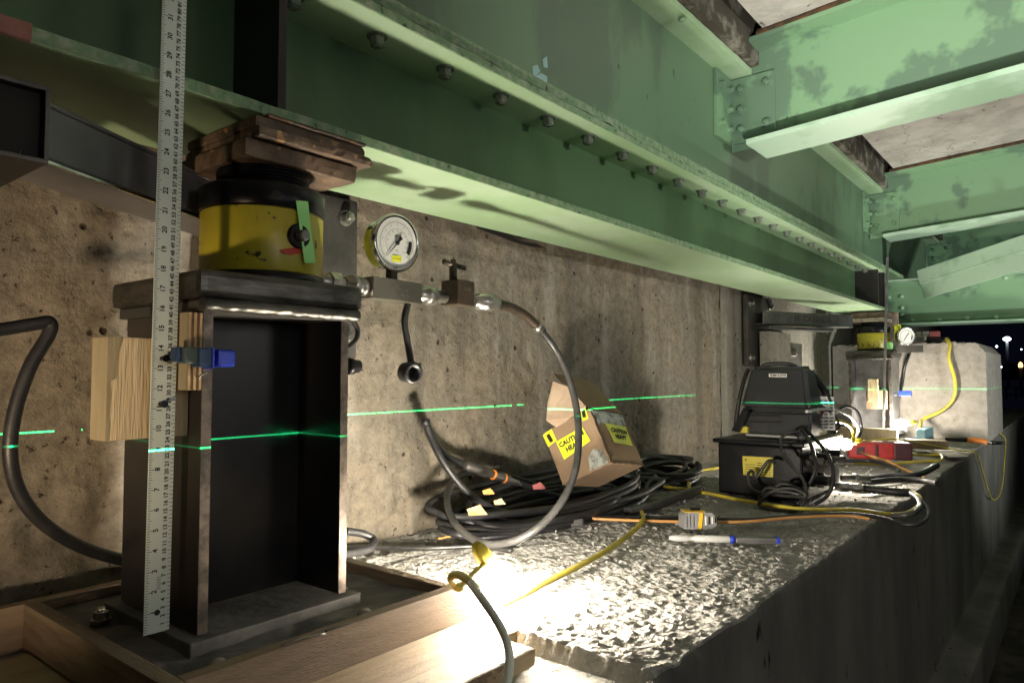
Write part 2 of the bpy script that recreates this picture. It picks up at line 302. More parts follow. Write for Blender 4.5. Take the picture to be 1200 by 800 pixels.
# ================================================================== SETTING
# ground
g = MB(); g.add([(-30, .31, -1.16), (300, .31, -1.16), (300, -200, -1.16), (-30, -200, -1.16)], [(0, 1, 2, 3)]); g.build('ground', 'ground', kind='structure')
# bearing shelf: one sheet, swept profile with relief
def frange(a, b, s):
    o = []; x = a
    while x < b-1e-6: o.append(x); x += s
    return o
xs = frange(-.6, .5, .02)+frange(.5, .8, .01)+frange(.8, 2.0, .0048)+frange(2.0, 2.5, .008)+frange(2.5, 4.7, .014)+frange(4.7, 9.0, .06)+[9.0]
ys = []; y = 1.22
while y > .415: ys.append(y); y -= .0058
prof = [(yy, -.36, 0, 1) for yy in ys]+[(.412, -.361, -.5, .86), (.409, -.366, -.86, .5), (.408, -.374, -1, .2)]
z = -.385
while z > -.98: prof.append((.408, z, -1, 0)); z -= .016
prof += [(.405, -.98, -.7, .7), (.37, -.98, 0, 1), (.34, -.98, 0, 1), (.313, -.981, -.5, .8), (.31, -.99, -1, 0), (.31, -1.06, -1, 0), (.31, -1.2, -1, 0)]
def shelf_disp(x, y, z):
    if z > -.37:
        near = max(.25, min(1, (2.9-x)/1.2))
        d = fbm(Vector((x*14, y*30, 3)), 4)*.0035*near
        r_ = noise.noise(Vector((x*62, y*130, 1))); d += (abs(r_)-.15)*.0065*near+fbm(Vector((x*4, y*5, 8)), 3)*.005
        d += (abs(noise.noise(Vector((x*130, y*210, 5))))-.1)*.0045*near
        if x < .80 and y < .76: return d*.3-.026
        if x < .78 and y > .5: d *= .4
        return d-.004
    return fbm(Vector((x*5, z*5, 2)), 4)*.006+noise.noise(Vector((x*40, z*30, 7)))*.0012
vs = []; fs = []; n = len(prof)
for x in xs:
    wob = noise.noise(Vector((x*7, 0, 4)))*.012+noise.noise(Vector((x*30, 0, 6)))*.005+max(0, noise.noise(Vector((x*13, 2, 6)))-.2)*.03
    for (py, pz, ny, nz) in prof:
        d = shelf_disp(x, py, pz); ed = max(0, 1-abs(py-.408)/.05)*max(0, 1-abs(pz+.36)/.05)
        vs.append((x, py+ny*d+wob*ed, pz+nz*d-abs(wob)*.6*ed))
for i in range(len(xs)-1):
    for k in range(n-1): fs.append((i*n+k, (i+1)*n+k, (i+1)*n+k+1, i*n+k+1))
b = MB(); b.add(vs, fs, 0, True); nt = len(ys)+1
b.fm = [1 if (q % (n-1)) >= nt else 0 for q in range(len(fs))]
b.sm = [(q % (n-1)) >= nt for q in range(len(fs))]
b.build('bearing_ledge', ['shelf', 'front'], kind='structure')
# abutment wall in two panels with a recessed joint
wall = thing('abutment_wall', 'rough brown concrete abutment wall behind the steel jack post and hoses', 'wall', (1, 1.2, -.36))
def wallpanel(x0, x1, z1, step, mk, rough):
    xs_ = frange(x0, x1, step)+[x1]; zs_ = frange(-.42, z1, step)+[z1]; V = []; Fc = []; n_ = len(zs_)
    for x in xs_:
        for z in zs_:
            d = fbm(Vector((x*5, z*5, 0)), 4)*.010*rough+fbm(Vector((x*24, z*24, 3)), 3)*.0035*rough
            pit = noise.noise(Vector((x*60, z*60, 11))); d -= max(0, pit-.38)*.022*rough
            if z < -.12: d += (fbm(Vector((x*14, z*14, 30)), 3)*.016+.006)*min(1, (-.12-z)*8)*rough*(1 if x < 1.6 else .3)
            if .245+.02*noise.noise(Vector((x*3, 0, 0))) < z < .30 and x < 2: d += .004*rough
            V.append((x, 1.2-d, z))
    for i in range(len(xs_)-1):
        for k in range(n_-1): Fc.append((i*n_+k, i*n_+k+1, (i+1)*n_+k+1, (i+1)*n_+k))
    q = MB(); q.add(V, Fc, 0, True)
    q.box(x0, x1, 1.225, 1.5, -.42, z1)
    return q.build('wall_panel', mk, wall)
wallpanel(-.8, 2.9, .62, .0088, 'wall', 1.0); wallpanel(2.908, 9.0, .62, .03, 'wall2', .25)
b = MB()
b.slab([PY(u, v, 1.183) for u, v in ((556, 263), (575, 266), (596, 274), (612, 283), (628, 285), (640, 291), (622, 289), (600, 283), (580, 275), (560, 268))], .001)
b.build('spall_crack', 'recess_dark', wall)
b = MB(); b.box(2.38, 2.93, 1.212, 1.24, -.42, .62); b.build('joint_filler', 'recess_dark', wall)
# pedestal
ped = thing('bearing_pedestal', 'pale concrete bearing pedestal block with chamfered corner beyond the far jack', 'pedestal', (5, .8, -.36))
b = MB(); N_ = 46
def pedpt(x, y, z):
    q = Vector((x*30, y*30, z*30)); d = noise.noise(q)*.0025
    cut = max(0, (z+.0)-.10)
    yy = y
    if y < .5: yy = max(y, .41+max(0, (z-.115))*.9)
    return (x-d*.8, yy+d, z+d)
V = []; Fc = []
for i in range(N_+1):
    for k in range(32):
        y = .41+(1.19-.41)*i/N_; z = -.40+(.165+.40)*k/31; q = pedpt(4.6, y, z); V.append(q)
for i in range(N_):
    for k in range(31): Fc.append((i*32+k, i*32+k+1, i*32+33+k, i*32+32+k))
b.add(V, Fc, 0, True)
b.add([(4.6, .455, .165), (4.6, 1.19, .165), (5.5, 1.19, .165), (5.5, .455, .165), (4.6, .41, .115), (5.5, .41, .115), (4.6, .41, -.45), (5.5, .41, -.45), (5.5, 1.19, -.45), (5.5, 1.19, -.45)],
      [(0, 1, 2, 3), (4, 0, 3, 5), (6, 4, 5, 7), (5, 3, 2, 8, 7)])
b.build('block', 'pedestal', ped)
b = MB()
for i in range(70):
    t = random.random(); b.add([], [])
    y = .47+.7*t; c = Vector((4.602+random.uniform(-.004, .02), y, .163+random.uniform(-.004, .006))); r = random.uniform(.005, .012)
    b.obox(c, Vector((1, random.random()-.5, 0)), Vector((random.random()-.5, 1, 0)), Z_, r*2, r*2.4, r, .002)
b.build('crumbled_edge', 'pedestal', ped, kind='stuff')
# ------------------------------------------------------------------ superstructure
SL = .066
def deckz(y): return 1.10+SL*(.958-y)
dk = thing('bridge_deck', 'pale concrete underside of the bridge deck above the green cross beams', 'deck', (3, 0, 1.1))
dstep = 2.08
k = 0
for xa in (-1.5, .34, 2.42, 4.5, 6.6):      # each bay of the slab is a panel between cross beams
    xb = {-1.5: .34, .34: 2.42, 2.42: 4.5, 4.5: 6.6, 6.6: 9.5}[xa]
    V = []; Fc = []; nx = 24; ny = 40
    for i in range(nx+1):
        for j in range(ny+1):
            x = xa+(xb-.002-xa)*i/nx; y = .80-4.3*j/ny
            V.append((x, y, deckz(y)+.035+noise.noise(Vector((x*6, y*6, 2)))*.004))
    for i in range(nx):
        for j in range(ny): Fc.append((i*(ny+1)+j, (i+1)*(ny+1)+j, (i+1)*(ny+1)+j+1, i*(ny+1)+j+1))
    b = MB(); b.add(V, Fc, 0, True)
    b.add([(xa, .82, 1.35), (xb-.002, .82, 1.35), (xb-.002, -3.5, 1.62), (xa, -3.5, 1.62)], [(0, 1, 2, 3)])
    b.build('slab_panel', 'deck', dk)
b = MB(); b.strip(-1.5, 9.5, .845, 1.6, 1.062, 1.34, .05, .0022); b.build('haunch', 'haunch', dk)
mg = thing('main_girder', 'deep green steel main girder running the length of the ceiling above the bolted beam', 'girder', (3, .958, .56))
XS, XE = -.8, 8.5
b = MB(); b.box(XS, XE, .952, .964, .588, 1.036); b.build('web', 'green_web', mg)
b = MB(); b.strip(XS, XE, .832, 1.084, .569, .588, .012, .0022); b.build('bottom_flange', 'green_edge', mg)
b = MB(); b.strip(XS, XE, .872, 1.044, 1.036, 1.058, .03, .001); b.build('top_flange', 'green_fl_lit', mg)
b = MB()
b.tube([(x, .944+.002*noise.noise(Vector((x*30, 0, 0))), .593) for x in frange(XS+.02, 8, .03)], .0075, 6, 1); b.build('weld_bead', 'green_edge', mg)
b = MB()     # chipped pale paint patch by the lower flange
for (pts) in [[(623, 92), (641, 108), (641, 90), (634, 86)], [(626, 103), (641, 92), (641, 110), (632, 112)], [(636, 70), (641, 66), (642, 80), (637, 79)], [(624, 78), (630, 76), (633, 84), (625, 92)]]:
    b.slab([PY(u, v, .951) for u, v in pts], .0006)
b.build('chipped_paint', 'patch', mg)
for i, u in enumerate((798,)):
    b = MB(); b.lathe(PY(799, 22, .88), (0, 0, -1), [(0, .011), (.005, .011), (.010, .005)], 12); b.build('bolt', 'green_cross', mg)
jb = thing('jacking_beam', 'dark green rolled beam bolted under the main girder and resting on both jacks', 'beam', (2.2, .958, .34))
JX0, JX1 = -.8, 4.34
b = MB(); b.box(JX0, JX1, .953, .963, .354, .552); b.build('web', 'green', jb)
b = MB(); b.strip(JX0, JX1, .8322, 1.086, .340, .354, .05, .0003); b.build('bottom_flange', 'green_fl_lit', jb)
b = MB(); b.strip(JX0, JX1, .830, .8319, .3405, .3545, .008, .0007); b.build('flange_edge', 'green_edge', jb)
b = MB(); b.strip(JX0, JX1, .8322, 1.086, .552, .5665, .05, .0003); b.build('top_flange', 'green_fl_lit', jb)
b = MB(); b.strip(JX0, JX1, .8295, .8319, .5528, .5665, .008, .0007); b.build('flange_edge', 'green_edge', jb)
b = MB(); b.strip(.12, .246, .826, .834, .338, .3555, .01, .001); b.build('primer_patch', 'primer', jb)
bb = None
for sy in (.888, 1.03):
    for k in range(-3, 22):
        x = .751+.159*k
        if bb is None:
            q = MB(); hexbolt(q, (x, sy, .552), (0, 0, -1), .0125, .017); bb = q.build('bolt', 'bolthead', jb); x00, y00 = x, sy
        else: copy_of(bb, 'bolt', (x-x00, sy-y00, 0), jb)
for x in (.537, 4.15, 4.30):
    for (y0, y1) in ((.838, .953), (.963, 1.078)):
        b = MB(); b.bbox(x, x+.013, y0, y1, .3545, .5515, .001); b.build('stiffener', 'mill', jb)
# cross beams
def crossbeam(X, label):
    t = thing('cross_beam', label, 'beam', (X, .8, 1.0), 'green cross beams under the deck')
    ya, yb = .86, -3.2
    def sheet(x0, x1, ya_, yb_, z0, z1, name, mk):
        q = MB(); dz = SL*(ya_-yb_); za = SL*(.8-ya_)
        V = [(x, y, z+SL*(.8-y)) for x in (x0, x1) for y in (ya_, yb_) for z in (z0, z1)]
        q.add(V, [(0, 1, 3, 2), (4, 6, 7, 5), (0, 4, 5, 1), (2, 3, 7, 6), (0, 2, 6, 4), (1, 5, 7, 3)]); return q.build(name, mk, t)
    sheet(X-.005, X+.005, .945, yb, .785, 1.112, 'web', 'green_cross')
    sheet(X-.10, X+.10, ya, yb, .768, .785, 'bottom_flange', 'green_pale_lit')
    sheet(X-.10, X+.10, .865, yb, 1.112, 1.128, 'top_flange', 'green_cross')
    q = MB()
    Vr = []; ns = 160
    for i in range(ns+1):
        y = .82-3.9*i/ns; z = 1.128+SL*(.8-y); h = .006+.010*abs(noise.noise(Vector((y*9, X, 1)))); w_ = .002+.005*abs(noise.noise(Vector((y*14, X, 5))))
        Vr += [(X-.1002, y, z-.002), (X-.1002-w_, y, z), (X-.1002-w_*.6, y, z+h), (X-.094, y, z+h+.012)]
    q.add(Vr, [(i*4+a, i*4+a+1, i*4+5+a, i*4+4+a) for i in range(ns) for a in range(3)])
    q.build('rust_scale', 'rust', t, kind='stuff')
    q = MB(); q.bbox(X-.016, X-.005, .79, .944, .80, 1.03, .001); an1 = q.build('connection_angle', 'green_cross', t)
    q = MB(); q.bbox(X-.15, X-.017, .939, .951, .80, 1.03, .001); an2 = q.build('connection_angle', 'green_cross', t)
    first = None
    for (y, z, ax) in [(.905, .845, 0), (.905, .915, 0), (.905, .985, 0), (.815, .85, 0), (.815, .99, 0)]:
        q = MB(); hexbolt(q, (X-.016, y, z), (-1, 0, 0), .013, .016); q.build('bolt', 'green_cross', an1)
    for (x, z) in [(X-.045, .845), (X-.045, .915), (X-.045, .985), (X-.115, .85), (X-.115, .985)]:
        q = MB(); hexbolt(q, (x, .939, z), (0, -1, 0), .012, .014); q.build('bolt', 'green_cross', an2)
    return t
cb1 = crossbeam(2.42, 'nearest green cross beam with smudged web, bolted to the main girder at upper right')
crossbeam(4.5, 'second green cross beam with a five-bolt plate, between the nearest and the third')
crossbeam(6.55, 'third and farthest deck cross beam seen behind the diagonal brace')
eb = thing('end_diaphragm', 'pale green riveted end diaphragm beam spanning just above the concrete pedestal', 'beam', (4.9, .9, .29))
b = MB(); b.box(4.893, 4.905, -3.2, .944, .300, .556); b.build('web', 'green_cross', eb)
for (z0, z1) in ((.288, .300), (.556, .566)):
    b = MB(); b.bbox(4.80, 5.0, -3.2, .944, z0, z1, .001); b.build('flange', 'green_pale_lit', eb)
b = MB(); b.bbox(4.881, 4.893, -3.2, .944, .300, .335, .001); b.build('lower_angle', 'green_cross', eb)
b = MB(); b.bbox(4.881, 4.893, -3.2, .944, .520, .556, .001); b.build('upper_angle', 'green_cross', eb)
rv = MB(); rv.lathe((4.893, .86, .47), (-1, 0, 0), [(0, .014), (.006, .012), (.010, .005)], 14); r0 = rv.build('rivet', 'green_pale_lit', eb)
for (y, z, dx) in [(.86, .40, 0), (.86, .355, 0), (.93, .47, 0)]+[(.80-.14*i, .317, -.012) for i in range(14)]+[(.75-.14*i, .54, -.012) for i in range(14)]:
    copy_of(r0, 'rivet', (dx, y-.86, z-.47), eb)
br = thing('diagonal_brace', 'pale green steel angle brace slanting up to the right behind the far jack', 'brace', PD(1085, 328, 4.7))
a0, a1 = PD(1078, 333, 4.18), PD(1290, 266, 3.3); dd = (a1-a0).normalized(); up = (Z_-dd*dd.z).normalized(); sd = dd.cross(up)
c = (a0+a1)/2; Lb = (a1-a0).length
b = MB(); b.obox(c+up*.002-sd*.045, dd, sd, up, Lb, .09, .010, .001); b.build('outstanding_leg', 'green_pale_lit', br)
b = MB(); b.obox(c+up*.046, dd, sd, up, Lb, .010, .074, .001); b.build('upper_leg', 'green_pale_lit', br)
b = MB(); b.obox(c-up*.046-sd*.012, dd, sd, up, Lb, .010, .088, .001); b.build('lower_leg', 'green_pale_lit', br)
# ================================================================== NEAR POST
PBX0, PBX1, PBY0, PBY1 = .418, .629, .80, 1.0
def make_post(label, dx=0.0, rot=False, cx=.5235, cy=.90):
    t = thing('jack_post', label, 'post', (cx+dx, cy, -.33), 'steel posts carrying the jacks')
    def T(x, y):       # local -> world
        if rot: return (cx+dx+y, cy+x)
        return (cx+dx+x, cy+y)
    def bx(name, mk, x0, x1, y0, y1, z0, z1, bev=.001):
        p, q = T(x0, y0), T(x1, y1); m_ = MB(); m_.bbox(min(p[0], q[0]), max(p[0], q[0]), min(p[1], q[1]), max(p[1], q[1]), z0, z1, bev); return m_.build(name, mk, t)
    fm = 'steel' if rot else 'mill'; hx = .1055
    bx('flange', fm, -hx, -hx+.013, -.1, .1, -.300, .072); bx('flange', fm, hx-.013, hx, -.1, .1, -.300, .072)
    bx('web', fm, -hx+.0131, hx-.0131, -.005, .005, -.300, .072)
    bx('flange_edge', 'mill_edge', -hx+.0005, -hx+.0125, -.1012, -.1, -.30, .072, 0); bx('flange_edge', 'mill_edge', hx-.0125, hx-.0005, -.1012, -.1, -.30, .072, 0)
    bx('base_plate', 'dust', -.119, .122, -.112, .118, -.330, -.303, .002)
    bx('top_plate', 'plate', -.118, .118, -.117, .125, .086, .121, .009)
    bx('cap_plate', 'steel_dk' if not rot else 'steel', -.11, .11, -.108, .115, .072, .0858, .002)
    # weld bead under the plate
    p, q = T(-.112, -.112), T(.112, -.112); m_ = MB()
    m_.tube([(p[0]+(q[0]-p[0])*i/40, p[1]+(q[1]-p[1])*i/40-.0006*random.random(), .080+random.uniform(-.0006, .0006)) for i in range(41)], lambda s: .0082+.0004*math.sin(s*60), 10, 2)
    m_.build('weld_bead', 'plate', t)
    for (x, y) in ((-.135, .085), (.134, -.05)):
        p = T(x, y); m_ = MB(); m_.cyl((p[0], p[1], -.318), (p[0], p[1], -.312), .012, n=16, smooth=False); m_.cyl((p[0], p[1], -.3122), (p[0], p[1], -.303), .009, n=6, smooth=False); m_.cyl((p[0], p[1], -.3032), (p[0], p[1], -.298), .005, n=10); m_.build('anchor_nut', 'zinc', t)
    return t
post1 = make_post('near black steel H post standing in a wooden form beside the long ruler')
post2 = make_post('far grey steel H post standing in front of the concrete pedestal', 3.775, True)
# ------------------------------------------------------------------ jacks
def make_jack(cx, cy, z0, label, full=True):
    t = thing('hydraulic_jack', label, 'jack', (cx, cy, z0), 'yellow hydraulic jacks on the posts')
    b = MB(); b.lathe((cx, cy, z0), Z_, [(0, .083), (.003, .085), (.006, .0835), (.012, .0835)], 48); b.build('foot_ring', 'black', t)
    b = MB(); b.lathe((cx, cy, z0+.012), Z_, [(0, .081), (.002, .082), (.083, .082), (.085, .081)], 64); b.build('body', 'yellow', t)
    b = MB(); b.lathe((cx, cy, z0+.097), Z_, [(0, .082), (.002, .084), (.030, .084), (.034, .080), (.034, .06)], 64); b.build('collar', 'black', t)
    b = MB(); pr = []
    for i in range(11): pr += [(.0045*i, .060), (.0045*i+.0018, .0625), (.0045*i+.0027, .0625), (.0045*i+.0043, .060)]
    b.lathe((cx, cy, z0+.125), Z_, pr, 48, smooth=False); b.build('threaded_ram', 'black', t)
    b = MB()
    a = math.atan2(-cy+.05, -cx) + (.22 if full else 0); d = Vector((math.cos(a), math.sin(a), 0)); c = Vector((cx, cy, z0+.112))
    b.cyl(c+d*.079, c+d*.0847, .0062, n=12); b.build('collar_hole', 'recess_dark', t)
    return t
jz = .1215
jack1 = make_jack(.553, .895, jz, 'near yellow hydraulic jack with black threaded collar and green tape')
def jp(u, v, rad=.0835, c=(.553, .895)):      # point on the near jack's cylinder
    d = ray(u, v); A = d.x**2+d.y**2; B = -2*(d.x*c[0]+d.y*c[1]); C_ = c[0]**2+c[1]**2-rad**2; s = B*B-4*A*C_
    t_ = (-B-math.sqrt(max(s, 0)))/(2*A); return d*t_
c = jp(350, 277, .082); nrm = Vector((c.x-.553, c.y-.895, 0)).normalized()
b = MB(); b.lathe(c-nrm*.004, nrm, [(0, .017), (.006, .017), (.008, .015)], 24); b.build('inlet_boss', 'black', jack1)
b = MB(); b.lathe(c+nrm*.004, nrm, [(0, .008), (.010, .0075), (.012, .006)], 16); b.build('inlet_plug', 'steel', jack1)
b = MB(); pts = [(327, 293), (336, 291), (350, 289), (356, 293), (351, 297), (340, 299), (332, 297)]
b.slab([jp(u, v, .0830) for u, v in pts], .0004); b.build('paint_mark', 'redmark', jack1)
b = MB(); q = [jp(347, 235, .0865), jp(361, 236, .0865), jp(365, 272, .087), jp(370, 308, .0865), jp(357, 308, .0865), jp(352, 272, .087)]
b.slab(q, .0006); tape = b.build('tape_strip', 'greentape', jack1)
jack2 = make_jack(4.31, .90, jz, 'far yellow hydraulic jack with scribbled marker, under the brown shims', False)
b = MB()
for k in range(5):
    aa = [PX(1003+k*6+random.uniform(-1, 1), 400+random.uniform(-2, 2), 4.227), PX(1005+k*6, 405, 4.227), PX(1002+k*6+random.uniform(-1, 2), 408, 4.227)]
    b.tube([p+Vector((-.004, -.006, 0)) for p in aa], .0015, 4, 3)
b.build('marker_scribble', 'ink', jack2)
# shims
def shims(dx, label, wood):
    t = thing('shim_stack', label, 'shims', (.57+dx, .92, .285), 'shim plates between jack and beam')
    specs = [(.484, .660, .826, 1.012, .2785, .3015, 'shim', 0), (.494, .668, .832, 1.01, .3017, .3055, 'shimdk', 0), (.498, .682, .817, 1.008, .3057, .3195, 'shim', 0), (.496, .672, .823, 1.0, .3197, .3335, 'shim', 0),
             (.512, .672, .819, 1.0, .3337, .3393, 'shimdk', 0)]
    for (x0, x1, y0, y1, z0, z1, mk, _) in specs:
        q = MB(); n_ = 26; V = []; Fc = []
        ring = [(x0+(x1-x0)*i/n_, y0) for i in range(n_)]+[(x1, y0+(y1-y0)*i/n_) for i in range(n_)]+[(x1-(x1-x0)*i/n_, y1) for i in range(n_)]+[(x0, y1-(y1-y0)*i/n_) for i in range(n_)]
        m_ = len(ring)
        for zz, o_ in ((z0, .0012), (z0+.0012, 0), (z0*.5+z1*.5, -.0006), (z1-.0012, 0), (z1, .0014)):
            for (x, y) in ring:
                cx, cy = (x0+x1)/2, (y0+y1)/2; j = noise.noise(Vector((x*90, y*90, zz*200)))*.0016
                sx = 1-(o_+j)/((x1-x0)/2); V.append((cx+(x-cx)*sx+dx, cy+(y-cy)*sx, zz+(noise.noise(Vector((x*40, y*40, zz*30)))*.0006 if mk == 'shim' else 0)))
        for k in range(4):
            for i in range(m_): Fc.append((k*m_+i, k*m_+(i+1) % m_, (k+1)*m_+(i+1) % m_, (k+1)*m_+i))
        Fc += [list(range(m_))[::-1], list(range(4*m_, 5*m_))]
        q.add(V, Fc, 0, False); q.build('shim_plate', 'shimbot' if (z0 < .29 and wood) else mk, t)
    q = MB(); q.cyl((.553+dx, .90, .270), (.553+dx, .90, .2785), .054, n=32); q.build('bearing_disc', 'black', t)
    return t
shims(0, 'stack of rusty brown shim plates on top of the near jack', False)
shims(3.757, 'stack of brown shims on top of the far jack', True)
# ------------------------------------------------------------------ wall brackets
def bracket(x0, label, tube_a, tube_b, zt0, zt1, mk, inner):
    t = thing('wall_bracket', label, 'bracket', ((x0+.16), 1.18, .2), 'steel brackets bolted to the wall')
    q = MB(); q.bbox(x0, x0+.32, 1.165, 1.185, .03, .355, .002); wp = q.build('wall_plate', 'steel_dk', t)
    for (x, z) in ((.03, .07), (.29, .07), (.03, .315), (.288, .315)):
        q = MB(); hexbolt(q, (x0+x, 1.165, z), (0, -1, 0), .012, .018); q.build('bolt', 'zinc', wp)
    a, b_ = Vector(tube_a), Vector(tube_b); d = (b_-a).normalized(); s_ = d.cross(Z_)
    L_ = (b_-a).length; cc = (a+b_)/2; w_ = .075; th = .006; H = zt1-zt0; zc = (zt0+zt1)/2
    if s_.y > 0: s_ = -s_
    def wallp(off_s, off_z, ls, lz): 
        m_.obox(Vector((cc.x, cc.y, zc))+s_*off_s+Z_*off_z, d, s_, Z_, L_, ls, lz, .0026)
    m_ = MB(); wallp(0, H/2-th/2, w_, th); wallp(0, -H/2+th/2, w_, th); wallp(w_/2-th/2, 0, th, H-2*th-.0004); wallp(-w_/2+th/2, 0, th, H-2*th-.0004)
    m_.build('square_tube', mk, t)
    m_ = MB(); m_.obox(Vector((cc.x, cc.y, zt0+.0028))+s_*(w_/2+.0005), d, s_, Z_, L_, .003, .0045, .001); m_.build('corner_highlight', 'chrome', t)  # chrome strip added to draw the highlight along the tube's lower edge
    return t, d, s_, cc, zc, w_, H
t, d, s_, cc, zc, w_, H = bracket(.617, 'near bracket, dark steel tube reaching left behind the near jack from its wall plate', (.74, 1.145, 0), (.215, .845, 0), .215, .282, 'tubesteel', 1)
b = MB()
for row in range(4):
    for k in range(7):
        if random.random() < .8:
            p = Vector((.36, .912, 0)); pos = cc+(-d)*(-.03+.0); base = Vector((cc.x, cc.y, zc))-d*(.07-.012*k)+s_*(w_/2+.0)+Z_*(.018-row*.009)
            b.text(random.choice(['A50', '4X4', 'C19', 'HSS', '250']), base, -d if (-d).dot(RT) > 0 else d, Z_, .006, off=.0008)
b.build('mill_stencil', 'ink', t, kind='stuff')
t2, d2, s2, cc2, zc2, w2, H2 = bracket(3.13, 'far bracket, steel tube stamped CANADA reaching right to the far jack', (3.22, 1.155, 0), (3.76, .905, 0), .222, .282, 'steel', 1)
b = MB(); tx = d2 if d2.dot(RT) > 0 else -d2
b.text('H  CANADA', Vector((cc2.x, cc2.y, zc2))+s2*(w2/2)+tx*.02, tx, Z_, .045, off=.0007, bold=.0006); b.build('stamped_text', 'steel_dk', t2)
b = MB(); b.obox(Vector((cc2.x, cc2.y, .207))-tx*.05, tx, s2, Z_, L_ if False else .42, .075, .014, .002); b.build('lower_flat', 'steel', t2)
# upright pale tube standing on the wall by the far bracket
us = thing('upright_channel', 'pale galvanised steel upright standing against the wall under the far bracket', 'channel', PY(918, 500, 1.1))
xa = PY(898, 420, 1.12).x; xb = PY(940, 420, 1.12).x
b = MB(); b.bbox(xa, (xa+xb)/2+.02, 1.10, 1.15, -.36, .19, .003); b.build('front_face', 'wall2', us)
b = MB(); b.bbox((xa+xb)/2+.021, xb, 1.12, 1.16, -.36, .15, .003); b.build('side_face', 'steel', us)
b = MB(); hexbolt(b, ((xa+xb)/2+.1, 1.119, .10), (0, -1, 0), .02, .02); b.build('bolt', 'zinc', us)
# plate standing behind the far jack
fb = thing('backing_plate', 'pale steel plate standing right behind the far jack', 'plate', (4.45, .80, .12))
b = MB(); b.bbox(4.44, 4.46, .80, .885, .121, .34, .002); b.build('plate_face', 'shimbot', fb)
# open square tube at upper left
ot = thing('open_square_tube', 'open end of a black square tube at the far left edge under the green beam', 'tube', (.215, .82, .24))
b = MB(); x0, x1, z0, z1, ya, yb = .165, .255, .208, .285, .80, 1.15; th = .004
b.bbox(x0, x1, ya, yb, z0, z0+th, .001); b.bbox(x0, x1, ya, yb, z1-th, z1, .001); b.bbox(x0, x0+th, ya, yb, z0+th+.0002, z1-th-.0002, .001); b.bbox(x1-th, x1, ya, yb, z0+th+.0002, z1-th-.0002, .001)
b.build('tube_wall', 'black', ot)
b = MB()
for q in ((x0, x1, z0, z0+th), (x0, x1, z1-th, z1), (x0, x0+th, z0+th, z1-th), (x1-th, x1, z0+th, z1-th)): b.bbox(q[0], q[1], ya-.0025, ya-.0002, q[2], q[3], .0004)
b.build('cut_rim', 'steel_dk', ot)
b = MB(); b.box(x0+th, x1-th, ya+.012, ya+.015, z0+th, z1-th); b.build('inner_shade', 'recess_dark', ot)  # dark plate just inside the mouth, standing in for the tube's inner shade
# ================================================================== formwork + lumber
fw = thing('wooden_form', 'shallow reddish wooden form box around the base of the near post', 'formwork', (.55, .9, -.36))
b = MB(); b.bbox(.335, .353, .697, 1.09, -.362, -.302, .0015); b.build('board', 'wood_y', fw)
b = MB(); b.bbox(.3535, .782, .697, .715, -.362, -.302, .0015); b.build('board', 'wood_red', fw)
b = MB(); b.bbox(.735, .753, .7155, 1.09, -.362, -.3025, .0015); b.build('board', 'wood_y', fw)
b = MB(); b.bbox(-.1, .76, 1.0905, 1.108, -.362, -.302, .0015); b.build('board', 'wood_red', fw)
V = []; Fc = []
for i in range(61):
    for k in range(61):
        x = .3535+(.7345-.3535)*i/60; y = .7155+(1.09-.7155)*k/60; V.append((x, y, -.3175+fbm(Vector((x*22, y*22, 4)), 4)*.004))
for i in range(60):
    for k in range(60): Fc.append((i*61+k, (i+1)*61+k, (i+1)*61+k+1, i*61+k+1))
b = MB(); b.add(V, Fc, 0, True); b.build('grout_bed', 'dust', fw)
for (u, v) in ((256, 772), (428, 714)):
    c = PZ(u, v, -.311); b = MB(); b.lathe(c-Z_*.006, Z_, [(0, .011), (.003, .009), (.006, .006), (.007, .002)], 9); b.build('mortar_lump', 'pedestal', fw)
b = MB()
b.tube([PY(384, 744, .6965)+Vector((0, .004, .003)), PY(400, 738, .6965)+Vector((0, .003, .003)), PY(422, 733, .6965)+Vector((0, .003, .002))], .0022, 6, 5)
b.tube([PY(330, 756, .6965), PY(352, 748, .6962), PY(380, 742, .6965)], .0012, 5, 4)
b.build('grout_drip', 'dust', fw)
pl = MB(); pl.bbox(.05, .775, .613, .6955, -.372, -.351, .002); tag(pl.build('lumber_plank', 'wood'), 'pale lumber plank lying along the front of the wooden form by the lit bulb', 'plank')
pl = MB()
pl.bbox(.05, .735, .552, .6115, -.371, -.3485, .004); tag(pl.build('stained_board', 'wood_stain'), 'paint-stained short board in the foreground below the lit bulb', 'board')
pl = MB(); pl.bbox(-.05, .332, .72, 1.06, -.368, -.356, .001); tag(pl.build('plywood_sheet', 'plyface'), 'dim plywood sheet lying at the bottom left corner outside the form', 'plywood')
# ================================================================== ruler, wood block, plywood, clamp
RY = .818; inch = .0227; ra = PY(183, 741, RY); rb = PY(204.5, 0, RY); rd = (rb-ra).normalized(); rs = rd.cross(Y_)
if rs.x < 0: rs = -rs
rl = thing('long_ruler', 'long upright metal ruler with inch and centimetre marks against the near post', 'ruler', ra)
Wd = .0285; Lr = 33*inch
b = MB(); b.obox(ra+rd*Lr/2, rs, Y_, rd, Wd, .0012, Lr, .0004); b.build('blade', 'ruler', rl)
fy = Vector((0, -.00075, 0)); b = MB()
for i in range(1, 33):
    b.text(str(i), ra+rd*(inch*i+.0006)-rs*.0040+fy, rd, -rs, .0080, bold=.00022, off=.0002)
for i in range(1, 82):
    b.text(str(i), ra+rd*(inch/2.54*i)+rs*.0062+fy, rd, -rs, .0066, bold=.0002, off=.0002)
b.text('WESTCOTT' if False else '', ra, rd, -rs, .01)
b.build('numerals', 'ink', rl, kind='stuff')
b = MB()
